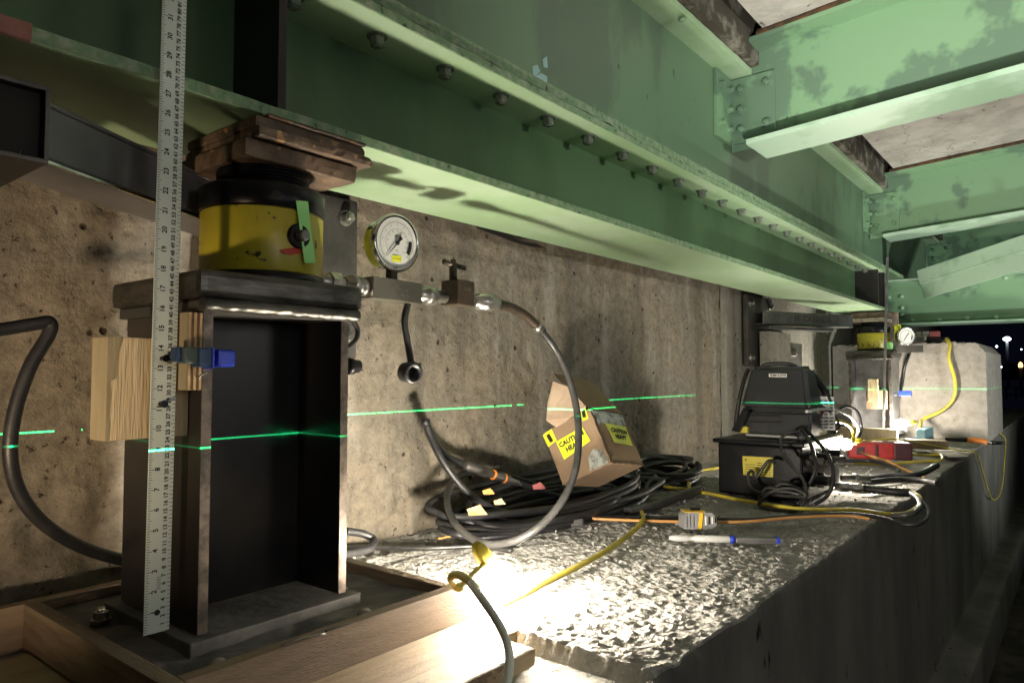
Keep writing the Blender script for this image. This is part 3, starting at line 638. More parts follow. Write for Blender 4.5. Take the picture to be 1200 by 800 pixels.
for i in range(0, 33*8):
    L_ = .0062 if i % 8 == 0 else (.0045 if i % 4 == 0 else .003); p = ra+rd*(inch/8*i)-rs*(Wd/2-.0004)+fy*1.3
    b.quad(p, p+rs*L_, p+rs*L_+rd*.0006, p+rd*.0006)
for i in range(0, 164):
    L_ = .0042 if i % 2 == 0 else .0028; p = ra+rd*(inch/2.54*.5*i)+rs*(Wd/2-.0004)+fy*1.3
    b.quad(p, p-rs*L_, p-rs*L_+rd*.0006, p+rd*.0006)
b.build('graduation_marks', 'ink', rl, kind='stuff')
b = MB(); b.cyl(ra+rd*.0225+fy, ra+rd*.0225+fy*1.7, .0032, n=16); b.build('hang_hole', 'ink', rl)
b = MB(); b.text('////////', ra+rd*.055+rs*.001+fy, rd, -rs, .0065, off=.0002); b.build('maker_mark', 'ink', rl)
for v in (420, 473):
    p = PY(187+ (1 if v > 450 else 3), v, RY-.001); q = MB(); q.cyl(p, p-Y_*.009+Z_*.000, .0028, .0022, n=10); q.cyl(p-Y_*.009, p-Y_*.0105, .0042, n=10); q.build('screw', 'black', rl)
wb = thing('split_wood_block', 'short split pale wood block behind the ruler on the post side', 'wood block', (.38, .89, 0))
b = MB(); z0, z1 = PY(160, 514, .828).z, PY(160, 396, .828).z; V = []; Fc = []; nx, nz = 14, 40
for i in range(nx+1):
    for k in range(nz+1):
        zz = z0+(z1-z0)*k/nz; lim = .331+.0015*noise.noise(Vector((zz*60, 0, 0)))+(.006 if zz > (z0+z1)/2+.01 else 0)*(1)+max(0, (zz-(z1-.03)))*.2
        x = lim+(.4165-lim)*i/nx; V.append((x, .828+noise.noise(Vector((x*260, 0, zz*14)))*.0005+noise.noise(Vector((x*60, 3, zz*9)))*.0012, zz))
for i in range(nx):
    for k in range(nz): Fc.append((i*(nz+1)+k, i*(nz+1)+k+1, (i+1)*(nz+1)+k+1, (i+1)*(nz+1)+k))
b.add(V, Fc, 0, False); b.build('split_face', 'wood_v', wb)
b = MB(); b.bbox(.3270, .4165, .8325, .872, z0-.001, z1+.001, .0015); b.build('core', 'wood_dim', wb)
pw = thing('plywood_offcut', 'small layered plywood strip clamped to the near post flange edge', 'plywood', (.41, .81, .02))
z0, z1 = PY(226, 457, .80).z, PY(226, 366, .80).z
b = MB(); b.bbox(.4002, .4012, .7995, .835, z0, z1, 0); b.build('face_veneer', 'wood_dim', pw)
for k in range(5):
    x = .4013+.0033*k; b = MB(); b.box(x, x+.0031, .799+(.0005 if k % 2 else 0), .834, z0, z1); b.build('ply', 'ply1' if k % 2 == 0 else 'ply2', pw)
cl = thing('spring_clamp', 'small blue and grey clamp gripping plywood strip on the near post', 'clamp', (.42, .79, .015))
zc = PY(240, 419, .79).z
def cb(name, mk, u0, u1, v0, v1, y0, y1, bev=.002):
    p, q = PY(u0, v0, y0), PY(u1, v1, y0); m_ = MB(); m_.bbox(p.x, q.x, y0, y1, min(p.z, q.z), max(p.z, q.z), bev); return m_.build(name, mk, cl)
cb('rear_pad', 'bluedk', 207, 218, 406, 424, .785, .80); cb('jaw_body', 'clampbody', 216, 236, 406, 426, .780, .798); cb('near_jaw', 'bluedk', 234, 249, 407, 430, .776, .797)
cb('jaw_rim', 'blue', 249.5, 251.5, 407, 432, .774, .797); cb('far_pad', 'blue', 256, 276, 409, 430, .776, .796, .003)
b = MB(); b.cyl(PY(248, 419, .786), PY(260, 420, .786), .0028, n=10); b.build('pivot_rod', 'zinc', cl)
b = MB(); b.tube([PY(232, 443, .798), PY(238, 438, .796), PY(243, 436, .794)], .0011, 6, 5); b.build('wire_end', 'zinc', cl)
for (c0) in [(PX(1037, 462, 4.28), PX(1052, 462, 4.30))]:
    c2 = thing('small_far_clamp', 'blue-ended clamp holding wood strips on the far post', 'clamp', c0[0])
    a, e = c0
    b = MB(); b.cyl(a-Vector((.03, 0, 0)), e-Vector((.03, 0, 0)), .009, n=8); b.build('bar', 'zinc', c2)
    b = MB(); b.obox(a-Vector((.03, 0, 0)), X_, Y_, Z_, .03, .04, .034, .004); b.build('jaw', 'blue', c2)
    b = MB(); b.obox(e+Vector((-.02, -.04, .006)), X_, Y_, Z_, .03, .06, .028, .004); b.build('jaw', 'blue', c2)
# wood strips and thin rod ruler at far post
q = thing('far_wood_strips', 'two small wood strips clamped on the far post behind the thin rod', 'wood strips', PX(1028, 470, 4.19))
b = MB(); b.quad(PX(1016, 479, 4.2), PX(1040, 479, 4.2), PX(1040, 457, 4.2), PX(1016, 457, 4.2), .018); b.build('strip', 'card', q)
b = MB(); b.quad(PX(1018, 471, 4.18), PX(1030, 471, 4.18), PX(1029, 444, 4.18), PX(1018, 444, 4.18), .018); b.build('strip', 'wood_v', q)
b = MB(); b.obox((PX(1035, 507, 4.15)+PX(1040, 301, 4.15))/2, X_, Y_, (PX(1040, 301, 4.15)-PX(1035, 507, 4.15)), .003, .013, (PX(1040, 301, 4.15)-PX(1035, 507, 4.15)).length, .0005)
tag(b.build('far_ruler', 'steel'), 'thin tall grey ruler standing upright in front of the far post', 'ruler')
# ================================================================== gauge assembly on the near jack
GY = .868
def gp(u, v, y=GY): return PY(u, v, y)
ga = thing('gauge_manifold', 'steel manifold with round dial pressure gauge and shut-off valve beside the near jack', 'pressure gauge', gp(458, 342))
b = MB(); c = gp(459, 341); dx = (gp(487, 346)-gp(430, 338)).normalized(); dz = Vector((-dx.z, 0, dx.x)); Lm = (gp(487, 346)-gp(430, 338)).length
b.obox(c, dx, Y_, dz, Lm, .034, .034, .0015); mblk = b.build('manifold_block', 'blocksteel', ga)
b = MB(); b.text('PG10', c-Y_*.0172+dx*.01, dx, dz, .009, off=.0002); b.text('MADE IN', c-Y_*.0172+dx*.012-dz*.007, dx, dz, .005, off=.0002); b.build('stamped_text', 'zinc', mblk)
def lathe2(name, mk, p0, p1, prof, n=24, par=None):
    p0, p1 = Vector(p0), Vector(p1); L_ = (p1-p0).length; m_ = MB(); m_.lathe(p0, p1-p0, [(h*L_, r) for h, r in prof], n); return m_.build(name, mk, par or ga)
e0 = c-dx*Lm/2
pj = jp(372, 322, .0835)
lathe2('nipple', 'zinc', e0-dx*.044, e0, [(0, .0125), (.25, .0125), (.26, .016), (.55, .016), (.56, .011), (.72, .011), (.74, .014), (.9, .014), (.95, .009), (1, .009)])
b = MB(); b.cyl(e0-dx*.1, e0-dx*.035, .011, n=16); b.cyl(e0-dx*.072, e0-dx*.052, .016, n=6, smooth=False); b.build('elbow_fitting', 'zinc', ga)
e1 = c+dx*Lm/2; v0 = gp(521, 348)
lathe2('coupler', 'zinc', e1, v0, [(0, .009), (.05, .0115), (.3, .0115), (.31, .0155), (.4, .0165), (.6, .0165), (.62, .0155), (.64, .011), (1, .011)])
# gauge
gc = gp(463, 285, GY-.005); nx_ = Vector((-.05, -1, -.03)).normalized()
gu = Z_-nx_*nx_.z; gu.normalize(); gr = gu.cross(nx_)
if gr.x < 0: gr = -gr
b = MB(); b.lathe(gc-nx_*.030, nx_, [(0, .036), (.002, .041), (.024, .042), (.027, .047), (.032, .048), (.036, .046), (.037, .042), (.033, .041)], 48); b.build('gauge_case', 'chrome', ga)
fc = gc+nx_*.0045
b = MB(); b.cyl(fc-nx_*.001, fc, .0415, n=48, smooth=False); dial = b.build('dial', 'face', ga)
b = MB(); off = .0004
def ringarc(r0, r1, a0, a1, mb, st=40, o_=off):
    for i in range(st):
        A, B = a0+(a1-a0)*i/st, a0+(a1-a0)*(i+1)/st
        P_ = [fc+nx_*o_+(gr*math.sin(t_)+gu*math.cos(t_))*r for t_, r in ((A, r0), (B, r0), (B, r1), (A, r1))]; mb.quad(*P_)
ringarc(.0330, .0335, R(-135), R(135), b); ringarc(.0225, .0229, R(-135), R(135), b)
for i in range(51):
    a = R(-135+270*i/50); L_ = .004 if i % 5 == 0 else .002; rd_ = gr*math.sin(a)+gu*math.cos(a); tg = gr*math.cos(a)-gu*math.sin(a)
    P0 = fc+nx_*off+rd_*.0335; b.quad(P0-tg*.00018, P0+tg*.00018, P0+tg*.00018+rd_*L_, P0-tg*.00018+rd_*L_)
    if i % 5 == 0:
        b.text(str(i//5), fc+rd_*.0292, gr, gu, .0046, off=.0005)
        b.text(str(i//5*7), fc+rd_*.0195, gr, gu, .0032, off=.0005)
b.text('psi', fc-gu*.012, gr, gu, .005, off=.0005); b.text('BAR', fc+gu*.012, gr, gu, .0036, off=.0005)
b.build('dial_print', 'ink', dial)
b = MB(); ringarc(.024, .031, R(80), R(125), b, 12, .0006); b.build('dark_zone', 'ink', dial)
b = MB(); p = fc-gu*.0255+nx_*.0006; b.quad(p-gr*.0095-gu*.005, p+gr*.0095-gu*.005, p+gr*.0095+gu*.005, p-gr*.0095+gu*.005); b.build('dial_sticker', 'sticker', dial)
b = MB(); b.text('GLYCERINE', p, gr, gu, .0032, off=.0005); b.build('sticker_text', 'ink', dial)
a = R(-140); nd = gr*math.sin(a)+gu*math.cos(a); nt = gr*math.cos(a)-gu*math.sin(a)
b = MB(); b.slab([fc+nx_*.002+nd*.032, fc+nx_*.002+nt*.0013-nd*.002, fc+nx_*.002+nt*.0035-nd*.013, fc+nx_*.002-nt*.0035-nd*.013, fc+nx_*.002-nt*.0013-nd*.002], .0005); b.cyl(fc+nx_*.0005, fc+nx_*.003, .0036, n=16); b.build('needle', 'ink', dial)
b = MB()
for i in range(14):      # yellow label wrapped on the case side
    A, B = R(205+9*i*.72), R(205+9*(i+1)*.72); rr = .0424
    pp = [gc-nx_*.026+(gr*math.sin(t_)+gu*math.cos(t_))*rr for t_ in (A, B)]; qq = [x_+nx_*.018 for x_ in pp]
    b.quad(pp[0], pp[1], qq[1], qq[0])
b.build('case_label', 'sticker', ga)
sb = gp(459, 329)
b = MB(); b.cyl(sb-dz*.004, Vector((sb.x, sb.y, gc.z-.040)), .0105, n=6, smooth=False); b.build('gauge_stem', 'brownsteel', ga)
# valve
vc = gp(536, 344); b = MB(); b.obox(vc+dx*.001, dx, Y_, dz, .043, .042, .044, .002); vblk = b.build('valve_block', 'brownsteel', ga)
b = MB(); b.text('V-82', vc-Y_*.0212+dx*.004+dz*.006, dx, dz, .009, off=.0002); b.build('valve_stamp', 'blocksteel', vblk)
vt = gp(531, 327)
b = MB(); b.cyl(vt-Z_*.004, vt+Z_*.024, .0075, .0068, n=12); b.build('valve_stem', 'brownsteel', ga)
b = MB(); hd = Vector((.93, -.2, -.16)).normalized(); tpp = vt+Z_*.026
b.cyl(tpp-hd*.021, tpp+hd*.026, .0048, n=10); b.cyl(tpp-Z_*.006, tpp+Z_*.009, .006, .005, n=10); b.build('valve_handle', 'brownsteel', ga)
h0 = gp(555, 353); h1 = gp(582, 356)
lathe2('hose_coupler', 'zinc', h0, h1, [(0, .010), (.15, .010), (.16, .0155), (.35, .0155), (.36, .017), (.7, .017), (.75, .0145), (1, .0125)])
# dust caps on straps
dc = thing('dust_cap', 'black dust cap hanging on a strap under the steel manifold', 'dust cap', gp(482, 400), 'dust caps hanging by the near jack')
b = MB(); sp = [gp(478, 356), gp(474, 375), gp(477, 398), gp(482, 426)]
b.tube(sp, .0055, 8, 8); b.build('strap', 'rubber', dc)
b = MB(); cc_ = gp(481, 436, GY-.005); b.lathe(cc_+Y_*.014, (-.1, -1, -.05), [(0, .012), (.002, .0165), (.018, .0175), (.026, .0175), (.026, .0115), (.010, .011)], 24); b.build('cap', 'rubber', dc)
dc = thing('dust_cap', 'black dust cap peeking out beside the near post right flange', 'dust cap', gp(416, 400), 'dust caps hanging by the near jack')
b = MB(); b.tube([gp(412, 373), gp(419, 386), gp(417, 398), gp(406, 408)], .004, 8, 8); b.build('strap', 'rubber', dc)
b = MB(); cc_ = gp(405, 429); b.lathe(cc_, (1, 0, .0), [(0, .013), (.012, .013), (.013, .010), (.024, .010), (.025, .0075)], 20); b.build('cap', 'black', dc)
# ================================================================== main pressure hose
hs = thing('pressure_hose', 'grey hydraulic hose looping down from the gauge valve to the ledge', 'hose', gp(600, 380))
b = MB(); b.tube([h1-dx*.005, gp(598, 360, .867), gp(616, 370, .862), gp(633, 386, .858)], .0098, 12, 14, rib=.10); b.build('spring_guard', 'brownsteel', hs)
hp = [gp(630, 383, .859), gp(648, 405, .85), gp(664, 436, .83), gp(675, 475, .81), gp(678, 515, .79), gp(673, 555, .77), gp(655, 592, .77), gp(625, 622, .79), gp(592, 636, .84), gp(560, 634, .90), gp(534, 614, .97), gp(524, 588, 1.03), gp(532, 563, 1.09), gp(556, 552, 1.13), gp(590, 556, 1.13), gp(640, 572, 1.09)]
b = MB(); b.tube(hp, .0072, 14, 12); b.build('hose_body', 'rubber_grey', hs)
b = MB(); b.cyl(gp(628, 380, .86), gp(633, 387, .858), .0112, n=14); b.build('guard_ferrule', 'zinc', hs)
# left thick hose
b = MB(); LH = [PY(-60, 392, .99), PY(0, 386, 1.0), PY(44, 379, 1.0), PY(58, 378, 1.0), PY(57, 392, 1.0), PY(35, 430, 1.0), PY(18, 480, 1.0), PY(12, 530, 1.0), PY(22, 575, 1.01), PY(50, 612, 1.02), PY(95, 640, 1.04), PY(150, 657, 1.06), PY(220, 668, 1.07)]
b.tube(LH, .0082, 12, 10); tag(b.build('thick_black_hose', 'rubber'), 'thick black hose bending down the wall at the left edge, left of the near post', 'hose')
# hose standing up from coil with coupler
hk = thing('hooked_hose', 'black hose with hairpin end and quick coupler rising left of the hose coil', 'hose', PY(500, 500, 1.1))
b = MB(); b.tube([PY(499, 494, 1.10), PY(505, 512, 1.09), PY(522, 545, 1.06), PY(552, 580, 1.03), PY(590, 600, 1.01), PY(640, 607, 1.0), PY(700, 604, 1.0), PY(760, 596, 1.0)], .0078, 12, 10); b.build('hose_body', 'rubber', hk)
b = MB(); b.tube([PY(499, 494, 1.10), PY(508, 514, 1.12), PY(524, 534, 1.13), PY(546, 545, 1.12)], .0072, 12, 8); b.build('hose_return', 'rubber', hk)
b = MB(); b.lathe(PY(499, 499, 1.10), Vector((-.15, 0, 1)), [(0, .009), (.006, .0105), (.012, .0105), (.015, .008)], 14); b.build('hairpin_cap', 'rubber', hk)
a, e = PY(545, 545, 1.11), PY(608, 566, 1.07)
lathe2('quick_coupler', 'steel_dk', a, e, [(0, .0075), (.05, .0105), (.25, .0105), (.27, .0125), (.42, .0125), (.44, .009), (.62, .009), (.64, .0115), (.8, .0115), (.82, .008), (1, .007)], 20, hk)
for t_ in (.50, .70):
    p = a+(e-a)*t_; b = MB(); b.cyl(p, p+(e-a).normalized()*.005, .0118, n=16); b.build('orange_ring', 'orange', hk)
b = MB(); b.tube([e, PY(640, 577, 1.05), PY(690, 590, 1.03), PY(760, 588, 1.05), PY(820, 578, 1.06)], .0072, 12, 8); b.build('hose_tail', 'rubber', hk)
# hose coils
def coil(name, label, cx, cy, ax, ay, nloop, zbase, rise, r, seed, grp=True):
    rnd = random.Random(seed); pts = []; m_ = 16
    for k in range(nloop):
        ox, oy, sx, sy = rnd.uniform(-.05, .05), rnd.uniform(-.015, .012), rnd.uniform(.6, 1.04), rnd.uniform(.5, 1.04); tl = rnd.uniform(.75, 1.15)
        for i in range(m_):
            a = 2*math.pi*i/m_; s_ = math.sin(a)
            lift = (s_*.5+.5)*rise*tl*(k+1)/nloop+rnd.uniform(0, .006)
            pts.append((cx+ox+ax*sx*math.cos(a)+rnd.uniform(-.012, .012), min(cy+oy+ay*sy*s_+rnd.uniform(-.005, .005), 1.175), zbase+lift+k*r*.55))
    b = MB(); b.tube(pts, r, 9, 5); return tag(b.build(name, 'rubber'), label, 'hose', 'coiled black hoses on the ledge')
coil('hose_coil', 'large tangled coil of black hydraulic hose against the wall under the cardboard box', 1.50, 1.035, .46, .125, 11, -.352, .045, .0075, 3)
coil('hose_coil', 'second looser coil of black hose just left of the carton, laid inside the large coil', 1.36, 1.0, .30, .10, 5, -.340, .03, .0065, 8)
coil('hose_coil', 'black hose coil between the cardboard box and the pump', 2.12, 1.08, .23, .085, 7, -.352, .05, .0085, 5)
b = MB(); b.tube([PZ(735, 600, -.345), PZ(765, 593, -.342), PZ(800, 580, -.34), PZ(822, 573, -.342)], .013, 10, 8); tag(b.build('short_pipe', 'rubber_grey'), 'short thick dark pipe piece lying right of the large hose coil', 'pipe')
b = MB(); b.tube([PY(405, 622, 1.0), PY(425, 625, 1.0), PY(438, 632, .99), PY(434, 642, .96), PY(420, 646, .95), PY(400, 650, .93)], .0068, 10, 8); tag(b.build('hose_bend', 'rubber'), 'small black hose bend just right of the near post foot', 'hose')
b = MB(); b.tube([PZ(395, 640), PZ(440, 641), PZ(500, 642), PZ(560, 640), PZ(600, 645)], .005, 8, 6); tag(b.build('dusty_hose', 'rubber_grey'), 'thin dusty grey hose lying straight on the ledge right of the post', 'hose')
# ------------------------------------------------------------------ cords on the ledge
def cord(name, mk, pts, r, label, cat='cord', res=8):
    b = MB(); b.tube(pts, r, 8, res); return tag(b.build(name, mk), label, cat)
cord('extension_cord', 'yellowcord', [PZ(588, 708, -.345), PZ(612, 697, -.347), PZ(640, 682, -.347), PZ(680, 662, -.347), PZ(715, 642, -.347), PZ(742, 622, -.347), PZ(754, 608, -.345), PZ(752, 598, -.347), PZ(762, 591, -.347), PZ(790, 586, -.347), PZ(806, 577, -.347), PZ(808, 562, -.347), PZ(820, 552, -.346), PZ(842, 548, -.347), PZ(870, 540, -.347)], .0055, 'yellow extension cord running from the near bulb across the rough ledge')
cord('extension_cord', 'yellowcord', [PZ(735, 566, -.345), PZ(780, 570, -.347), PZ(830, 578, -.347), PZ(880, 588, -.347), PZ(940, 596, -.345), PZ(1000, 597, -.345), PZ(1040, 602, -.34), PZ(1065, 600, -.335), PZ(1078, 590, -.33), PZ(1076, 580, -.33), PZ(1055, 572, -.33)], .005, 'yellow cord passing in front of the pump and looping over the ledge edge')
cord('power_cable', 'orangecord', [PZ(604, 607, -.338), PZ(660, 606, -.345), PZ(730, 609, -.346), PZ(800, 611, -.346), PZ(870, 611, -.346), PZ(930, 606, -.345), PZ(990, 604, -.345), PZ(1020, 608, -.345)], .0036, 'thin orange cord running behind the tape measure along the ledge')
cord('power_cable', 'rubber', [PZ(650, 604, -.345), PZ(720, 606, -.346), PZ(800, 607, -.346), PZ(870, 609, -.346), PZ(930, 605, -.344), PZ(990, 602, -.342), PZ(1030, 606, -.338), PZ(1060, 614, -.335), PZ(1080, 612, -.33), PZ(1088, 600, -.325), PZ(1078, 585, -.325), PZ(1062, 575, -.325)], .0052, 'black cord beside the orange one ending in a loop over the ledge edge')
cord('orange_rod', 'orangecord', [PZ(514, 631, -.345), PZ(545, 624, -.345), PZ(594, 614, -.343)], .0022, 'thin orange wire lying on the ledge inside the big hose loop', 'wire')
# debris
def chip(u, v, mk, s, label, name, cat, Z=-.345):
    c = PY(u, v, Z); b = MB(); d1 = Vector((random.random(), random.random()-.5, .2)).normalized(); b.slab([c+RT*s*.9, c+RT*.2*s+Z_*s*.9, c-RT*s+Z_*s*.5, c-RT*s*.8-Z_*s*.1], .006)
    return tag(b.build(name, mk), label, cat)
chip(573, 578, 'cream', .014, 'small orange torn wrapper on the hose coil', 'torn_wrapper', 'wrapper', .985)
chip(586, 590, 'wood_dim', .014, 'pale folded paper scrap with dark print on the hose coil', 'paper_scrap', 'paper', .97)
chip(560, 602, 'cream', .022, 'crumpled orange and white tissue just below the hose coil', 'crumpled_tissue', 'tissue', .955)
chip(632, 572, 'pink', .016, 'faded pink rag inside the hose coil', 'pink_rag', 'rag', .93)
b = MB(); b.obox(PZ(676, 611, -.338), RT, FH, Z_, .03, .03, .02, .004); b.cyl(PZ(668, 611, -.335), PZ(664, 603, -.33), .005, n=8); tag(b.build('black_plug', 'rubber'), 'small black plug on orange cord left of the tape measure', 'plug')
b = MB(); b.obox(PZ(585, 622, -.35), Vector((1, .2, 0)), Y_, Z_, .10, .045, .02, .003); tag(b.build('dark_bar', 'shimdk'), 'dark flat steel bar lying under the hose loop', 'bar')
# rubble: separate chips of concrete on the ledge
b = MB()
for i in range(420):
    x = random.uniform(.82, 3.0); y = random.uniform(.43, 1.15); s = random.uniform(.0012, .0032)*(1.6 if random.random() < .06 else 1)
    b.obox(Vector((x, y, -.357+s*.4)), Vector((random.random()-.5, random.random()-.5, .2)), Vector((random.random()-.5, .6, .1)), Vector((.1, .2, 1)), s*2, s*1.6, s, 0)
b.build('concrete_rubble', 'shelf', kind='stuff')
# ================================================================== cardboard box
cb_ = thing('cardboard_box', 'torn open cardboard box with yellow CAUTION HEAVY stickers tipped on the hoses', 'box', PD(700, 553, 1.9))
KB = .895; B0 = PD(690, 479, 1.90*KB); A0 = PD(637, 507, 1.97*KB); C0 = PD(715, 542, 1.86*KB); D0 = PD(730, 486, 2.02*KB)
va, vb, vd = A0-B0, C0-B0, D0-B0
th = .004
def lq(o, e1, e2, nm, mk, t_=th): m_ = MB(); m_.quad(o, o+e1, o+e1+e2, o+e2, t_); return m_.build(nm, mk, cb_)
lq(B0, va, vb, 'left_wall', 'card', -.004); lq(B0, vb, vd*1.0, 'right_wall', 'card', -.004)
lq(C0, va, vd, 'bottom', 'card', -.003); lq(B0+va, vd, vb, 'back_wall', 'card', -.004); lq(B0+vd, va, vb, 'far_wall', 'card', .003)
nl = va.cross(vb).normalized(); nl = nl if nl.dot(B0) < 0 else -nl
nr = vd.cross(vb).normalized(); nr = nr if nr.dot(B0) < 0 else -nr
def zz(zx, zy, d_=1.9): return PD(620+zx/5.7125, 430+zy/5.714, d_*KB)
b = MB(); b.slab([zz(160, 95, 1.955), zz(258, 130, 1.93), zz(380, 262, 1.885), zz(350, 300, 1.885), zz(280, 335, 1.89), zz(235, 372, 1.90), zz(180, 402, 1.91), zz(115, 358, 1.93), zz(122, 240, 1.95)], .003); b.build('torn_flap', 'cardin', cb_)
b = MB(); b.quad(zz(165, 40, 2.03), zz(420, 95, 2.10), zz(622, 312, 2.03), zz(395, 262, 1.93), .003); b.build('back_flap', 'card', cb_)
def onleft(zx, zy, o_=.003):
    r = ray(620+zx/5.7125, 430+zy/5.714); P0 = B0+nl*o_; return r*(P0.dot(nl)/r.dot(nl))
def onright(zx, zy, o_=.003):
    r = ray(620+zx/5.7125, 430+zy/5.714); P0 = B0+nr*o_; return r*(P0.dot(nr)/r.dot(nr))
def sticker(fn, pts, mk, lines, size, dark=False, nm='caution_sticker'):
    P_ = [fn(*p) for p in pts]; m_ = MB(); m_.slab(P_, .0003); stk = m_.build(nm, mk, cb_)
    ux = (P_[1]-P_[0]).normalized(); uy0 = (P_[0]-P_[3]); nn = nl if fn is onleft else nr; uy = nn.cross(ux); uy = uy if uy.dot(uy0) > 0 else -uy
    if ux.cross(uy).dot(nn) < 0: pass
    c_ = sum(P_, Vector())/4; m_ = MB()
    for i, tx_ in enumerate(lines): m_.text(tx_, c_+uy*((len(lines)-1)/2-i)*size*1.05+nn*.0012, ux, uy, size, off=0, bold=.0007)
    m_.build('sticker_text', 'ink', stk)
b = MB()
for (p_, q_) in ((B0, C0), (C0, C0+vd), (C0, C0+va)):
    b.tube([p_.lerp(q_, t_/14)+Vector((noise.noise(p_*9+Vector((t_, 0, 0))), noise.noise(p_*7+Vector((0, t_, 0))), noise.noise(p_*5+Vector((0, 0, t_)))))*.0022+nl*.001+nr*.001 for t_ in range(15)], lambda s_: .0028+.001*math.sin(s_*37), 6, 2)
b.build('crushed_edge', 'card', cb_)
b = MB(); b.slab([onleft(*p, .002) for p in [(395, 600), (430, 545), (490, 560), (535, 640), (480, 680), (410, 700)]], .0004); b.build('packing_label', 'clearplastic', cb_)
sticker(onleft, [(180, 500), (355, 398), (411, 492), (235, 620)], 'sticker', ['CAUTION', 'HEAVY'], .0162)
sticker(onright, [(508, 372), (648, 400), (694, 527), (572, 503)], 'stickerdim', ['CAUTION', 'HEAVY'], .0148)
sticker(onleft, [(92, 455), (150, 412), (185, 490), (128, 535)], 'sticker', ['||||', '||||'], .010)
sticker(onleft, [(340, 268), (372, 262), (398, 345), (358, 362)], 'sticker', ['||||', '||||'], .009)
b = MB(); b.slab([onright(*p, .002) for p in [(415, 285), (625, 318), (655, 425), (600, 395), (500, 375), (470, 385)]], .0005); b.build('plastic_film', 'clearplastic', cb_)
# ================================================================== tape measure, white tool
tm = thing('tape_measure', 'small grey and yellow tape measure on the ledge above the white tool', 'tape measure', PZ(819, 618, -.355))
c = PZ(820, 620, -.352)+Z_*.019+FH*.02; ux = (RT*.97+FH*.1).normalized(); uy = Vector((-ux.y, ux.x, 0))
pf = [(-.040, -.020), (.030, -.020), (.042, -.012), (.042, .006), (.030, .019), (-.030, .021), (-.040, .012)]
b = MB(); b.slab([c+ux*x*.92+Z_*z*.9-uy*.019 for x, z in pf], -.040); b.build('case', 'tapegrey', tm)
b = MB(); b.slab([c+ux*x-uy*.0200+Z_*z for x, z in [(-.006, -.0175), (.002, -.0175), (.006, .0175), (-.002, .0175)]], .002); b.build('yellow_stripe', 'tapeyellow', tm)
b = MB(); b.slab([c+ux*x+Z_*.019+uy*y for x, y in [(-.034, -.018), (.012, -.018), (.012, .018), (-.034, .018)]], .0015); b.build('yellow_top', 'tapeyellow', tm)
for k in range(4):
    b = MB(); b.bbox(0, 1, 0, 1, 0, 1, 0); b = MB(); b.obox(c+ux*(.0125+k*.0075)-uy*.0200+Z_*.0005*k, ux, uy, Z_, .0028, .002, .020-.002*k, .0008); b.build('grip_rib', 'black' if k % 2 else 'white', tm)
for k in range(3):
    b = MB(); b.obox(c+ux*(-.031+k*.008)-uy*.0195, ux, uy, Z_, .0010, .001, .028, 0); b.build('groove', 'black', tm)
b = MB(); b.obox(c+Z_*.022-ux*.003+uy*.004, ux, uy, Z_, .020, .014, .007, .002); b.build('lock_button', 'black', tm)
b = MB(); b.obox(c+ux*.043-Z_*.004, ux, uy, Z_, .003, .018, .016, .001); b.build('hook', 'black', tm)
wt = thing('inspection_tool', 'long grey and white tool with blue band lying below the tape measure', 'tool', PZ(850, 632))
p0, p1 = PZ(784, 630, -.348), PZ(921, 633, -.348)
lathe2('shaft', 'whitetool', p0, p0+(p1-p0)*.53, [(0, .004), (.1, .0065), (.28, .0075), (.33, .005), (.40, .005), (.42, .0075), (.97, .0075), (1, .006)], 14, wt)
lathe2('blue_band', 'blue', p0+(p1-p0)*.525, p0+(p1-p0)*.565, [(0, .0078), (1, .0078)], 14, wt)
b = MB(); dd = (p1-p0).normalized(); b.obox(p0+(p1-p0)*.77, dd, Vector((-dd.y, dd.x, 0)), Z_, (p1-p0).length*.40, .022, .011, .002); b.build('handle', 'steel', wt)
b = MB(); b.obox(p0+(p1-p0)*.925+Z_*.0006, dd, Vector((-dd.y, dd.x, 0)), Z_, (p1-p0).length*.03, .023, .0115, .001); b.build('handle_mark', 'blue', wt)
# ================================================================== hydraulic pump
pu = thing('hydraulic_pump', 'black electric hydraulic pump with shroud standing on its reservoir box', 'pump', (2.2, .73, -.36))
b = MB(); b.bbox(2.03, 2.41, .61, .85, -.352, -.205, .006); b.build('reservoir', 'black', pu)
b = MB(); b.bbox(2.018, 2.42, .60, .862, -.2045, -.192, .004); b.build('reservoir_lid', 'black', pu)
def px2(u, v, X=2.0295): return PX(u, v, X)
b = MB(); b.slab([px2(870, 534), px2(906, 536), px2(906, 559), px2(871, 556)], .0006); dst = b.build('data_sticker', 'yellow2', pu)
b = MB(); c_ = (px2(870, 534)+px2(906, 559))/2-X_*.001
b.text('e', px2(874, 538, 2.0285), -Y_, Z_, .011, bold=.0004)
for k in range(6):
    for (ua, ub) in ((873, 884+k % 3), (887, 893+(k*2) % 5), (896, 903)):
        if k < 1 and ua < 880: continue
        vv = 541+k*2.7+(ua-873)*.05; b.quad(px2(ua, vv, 2.0285), px2(ub, vv+.2, 2.0285), px2(ub, vv+.9, 2.0285), px2(ua, vv+.7, 2.0285))
b.build('sticker_print', 'ink', dst)
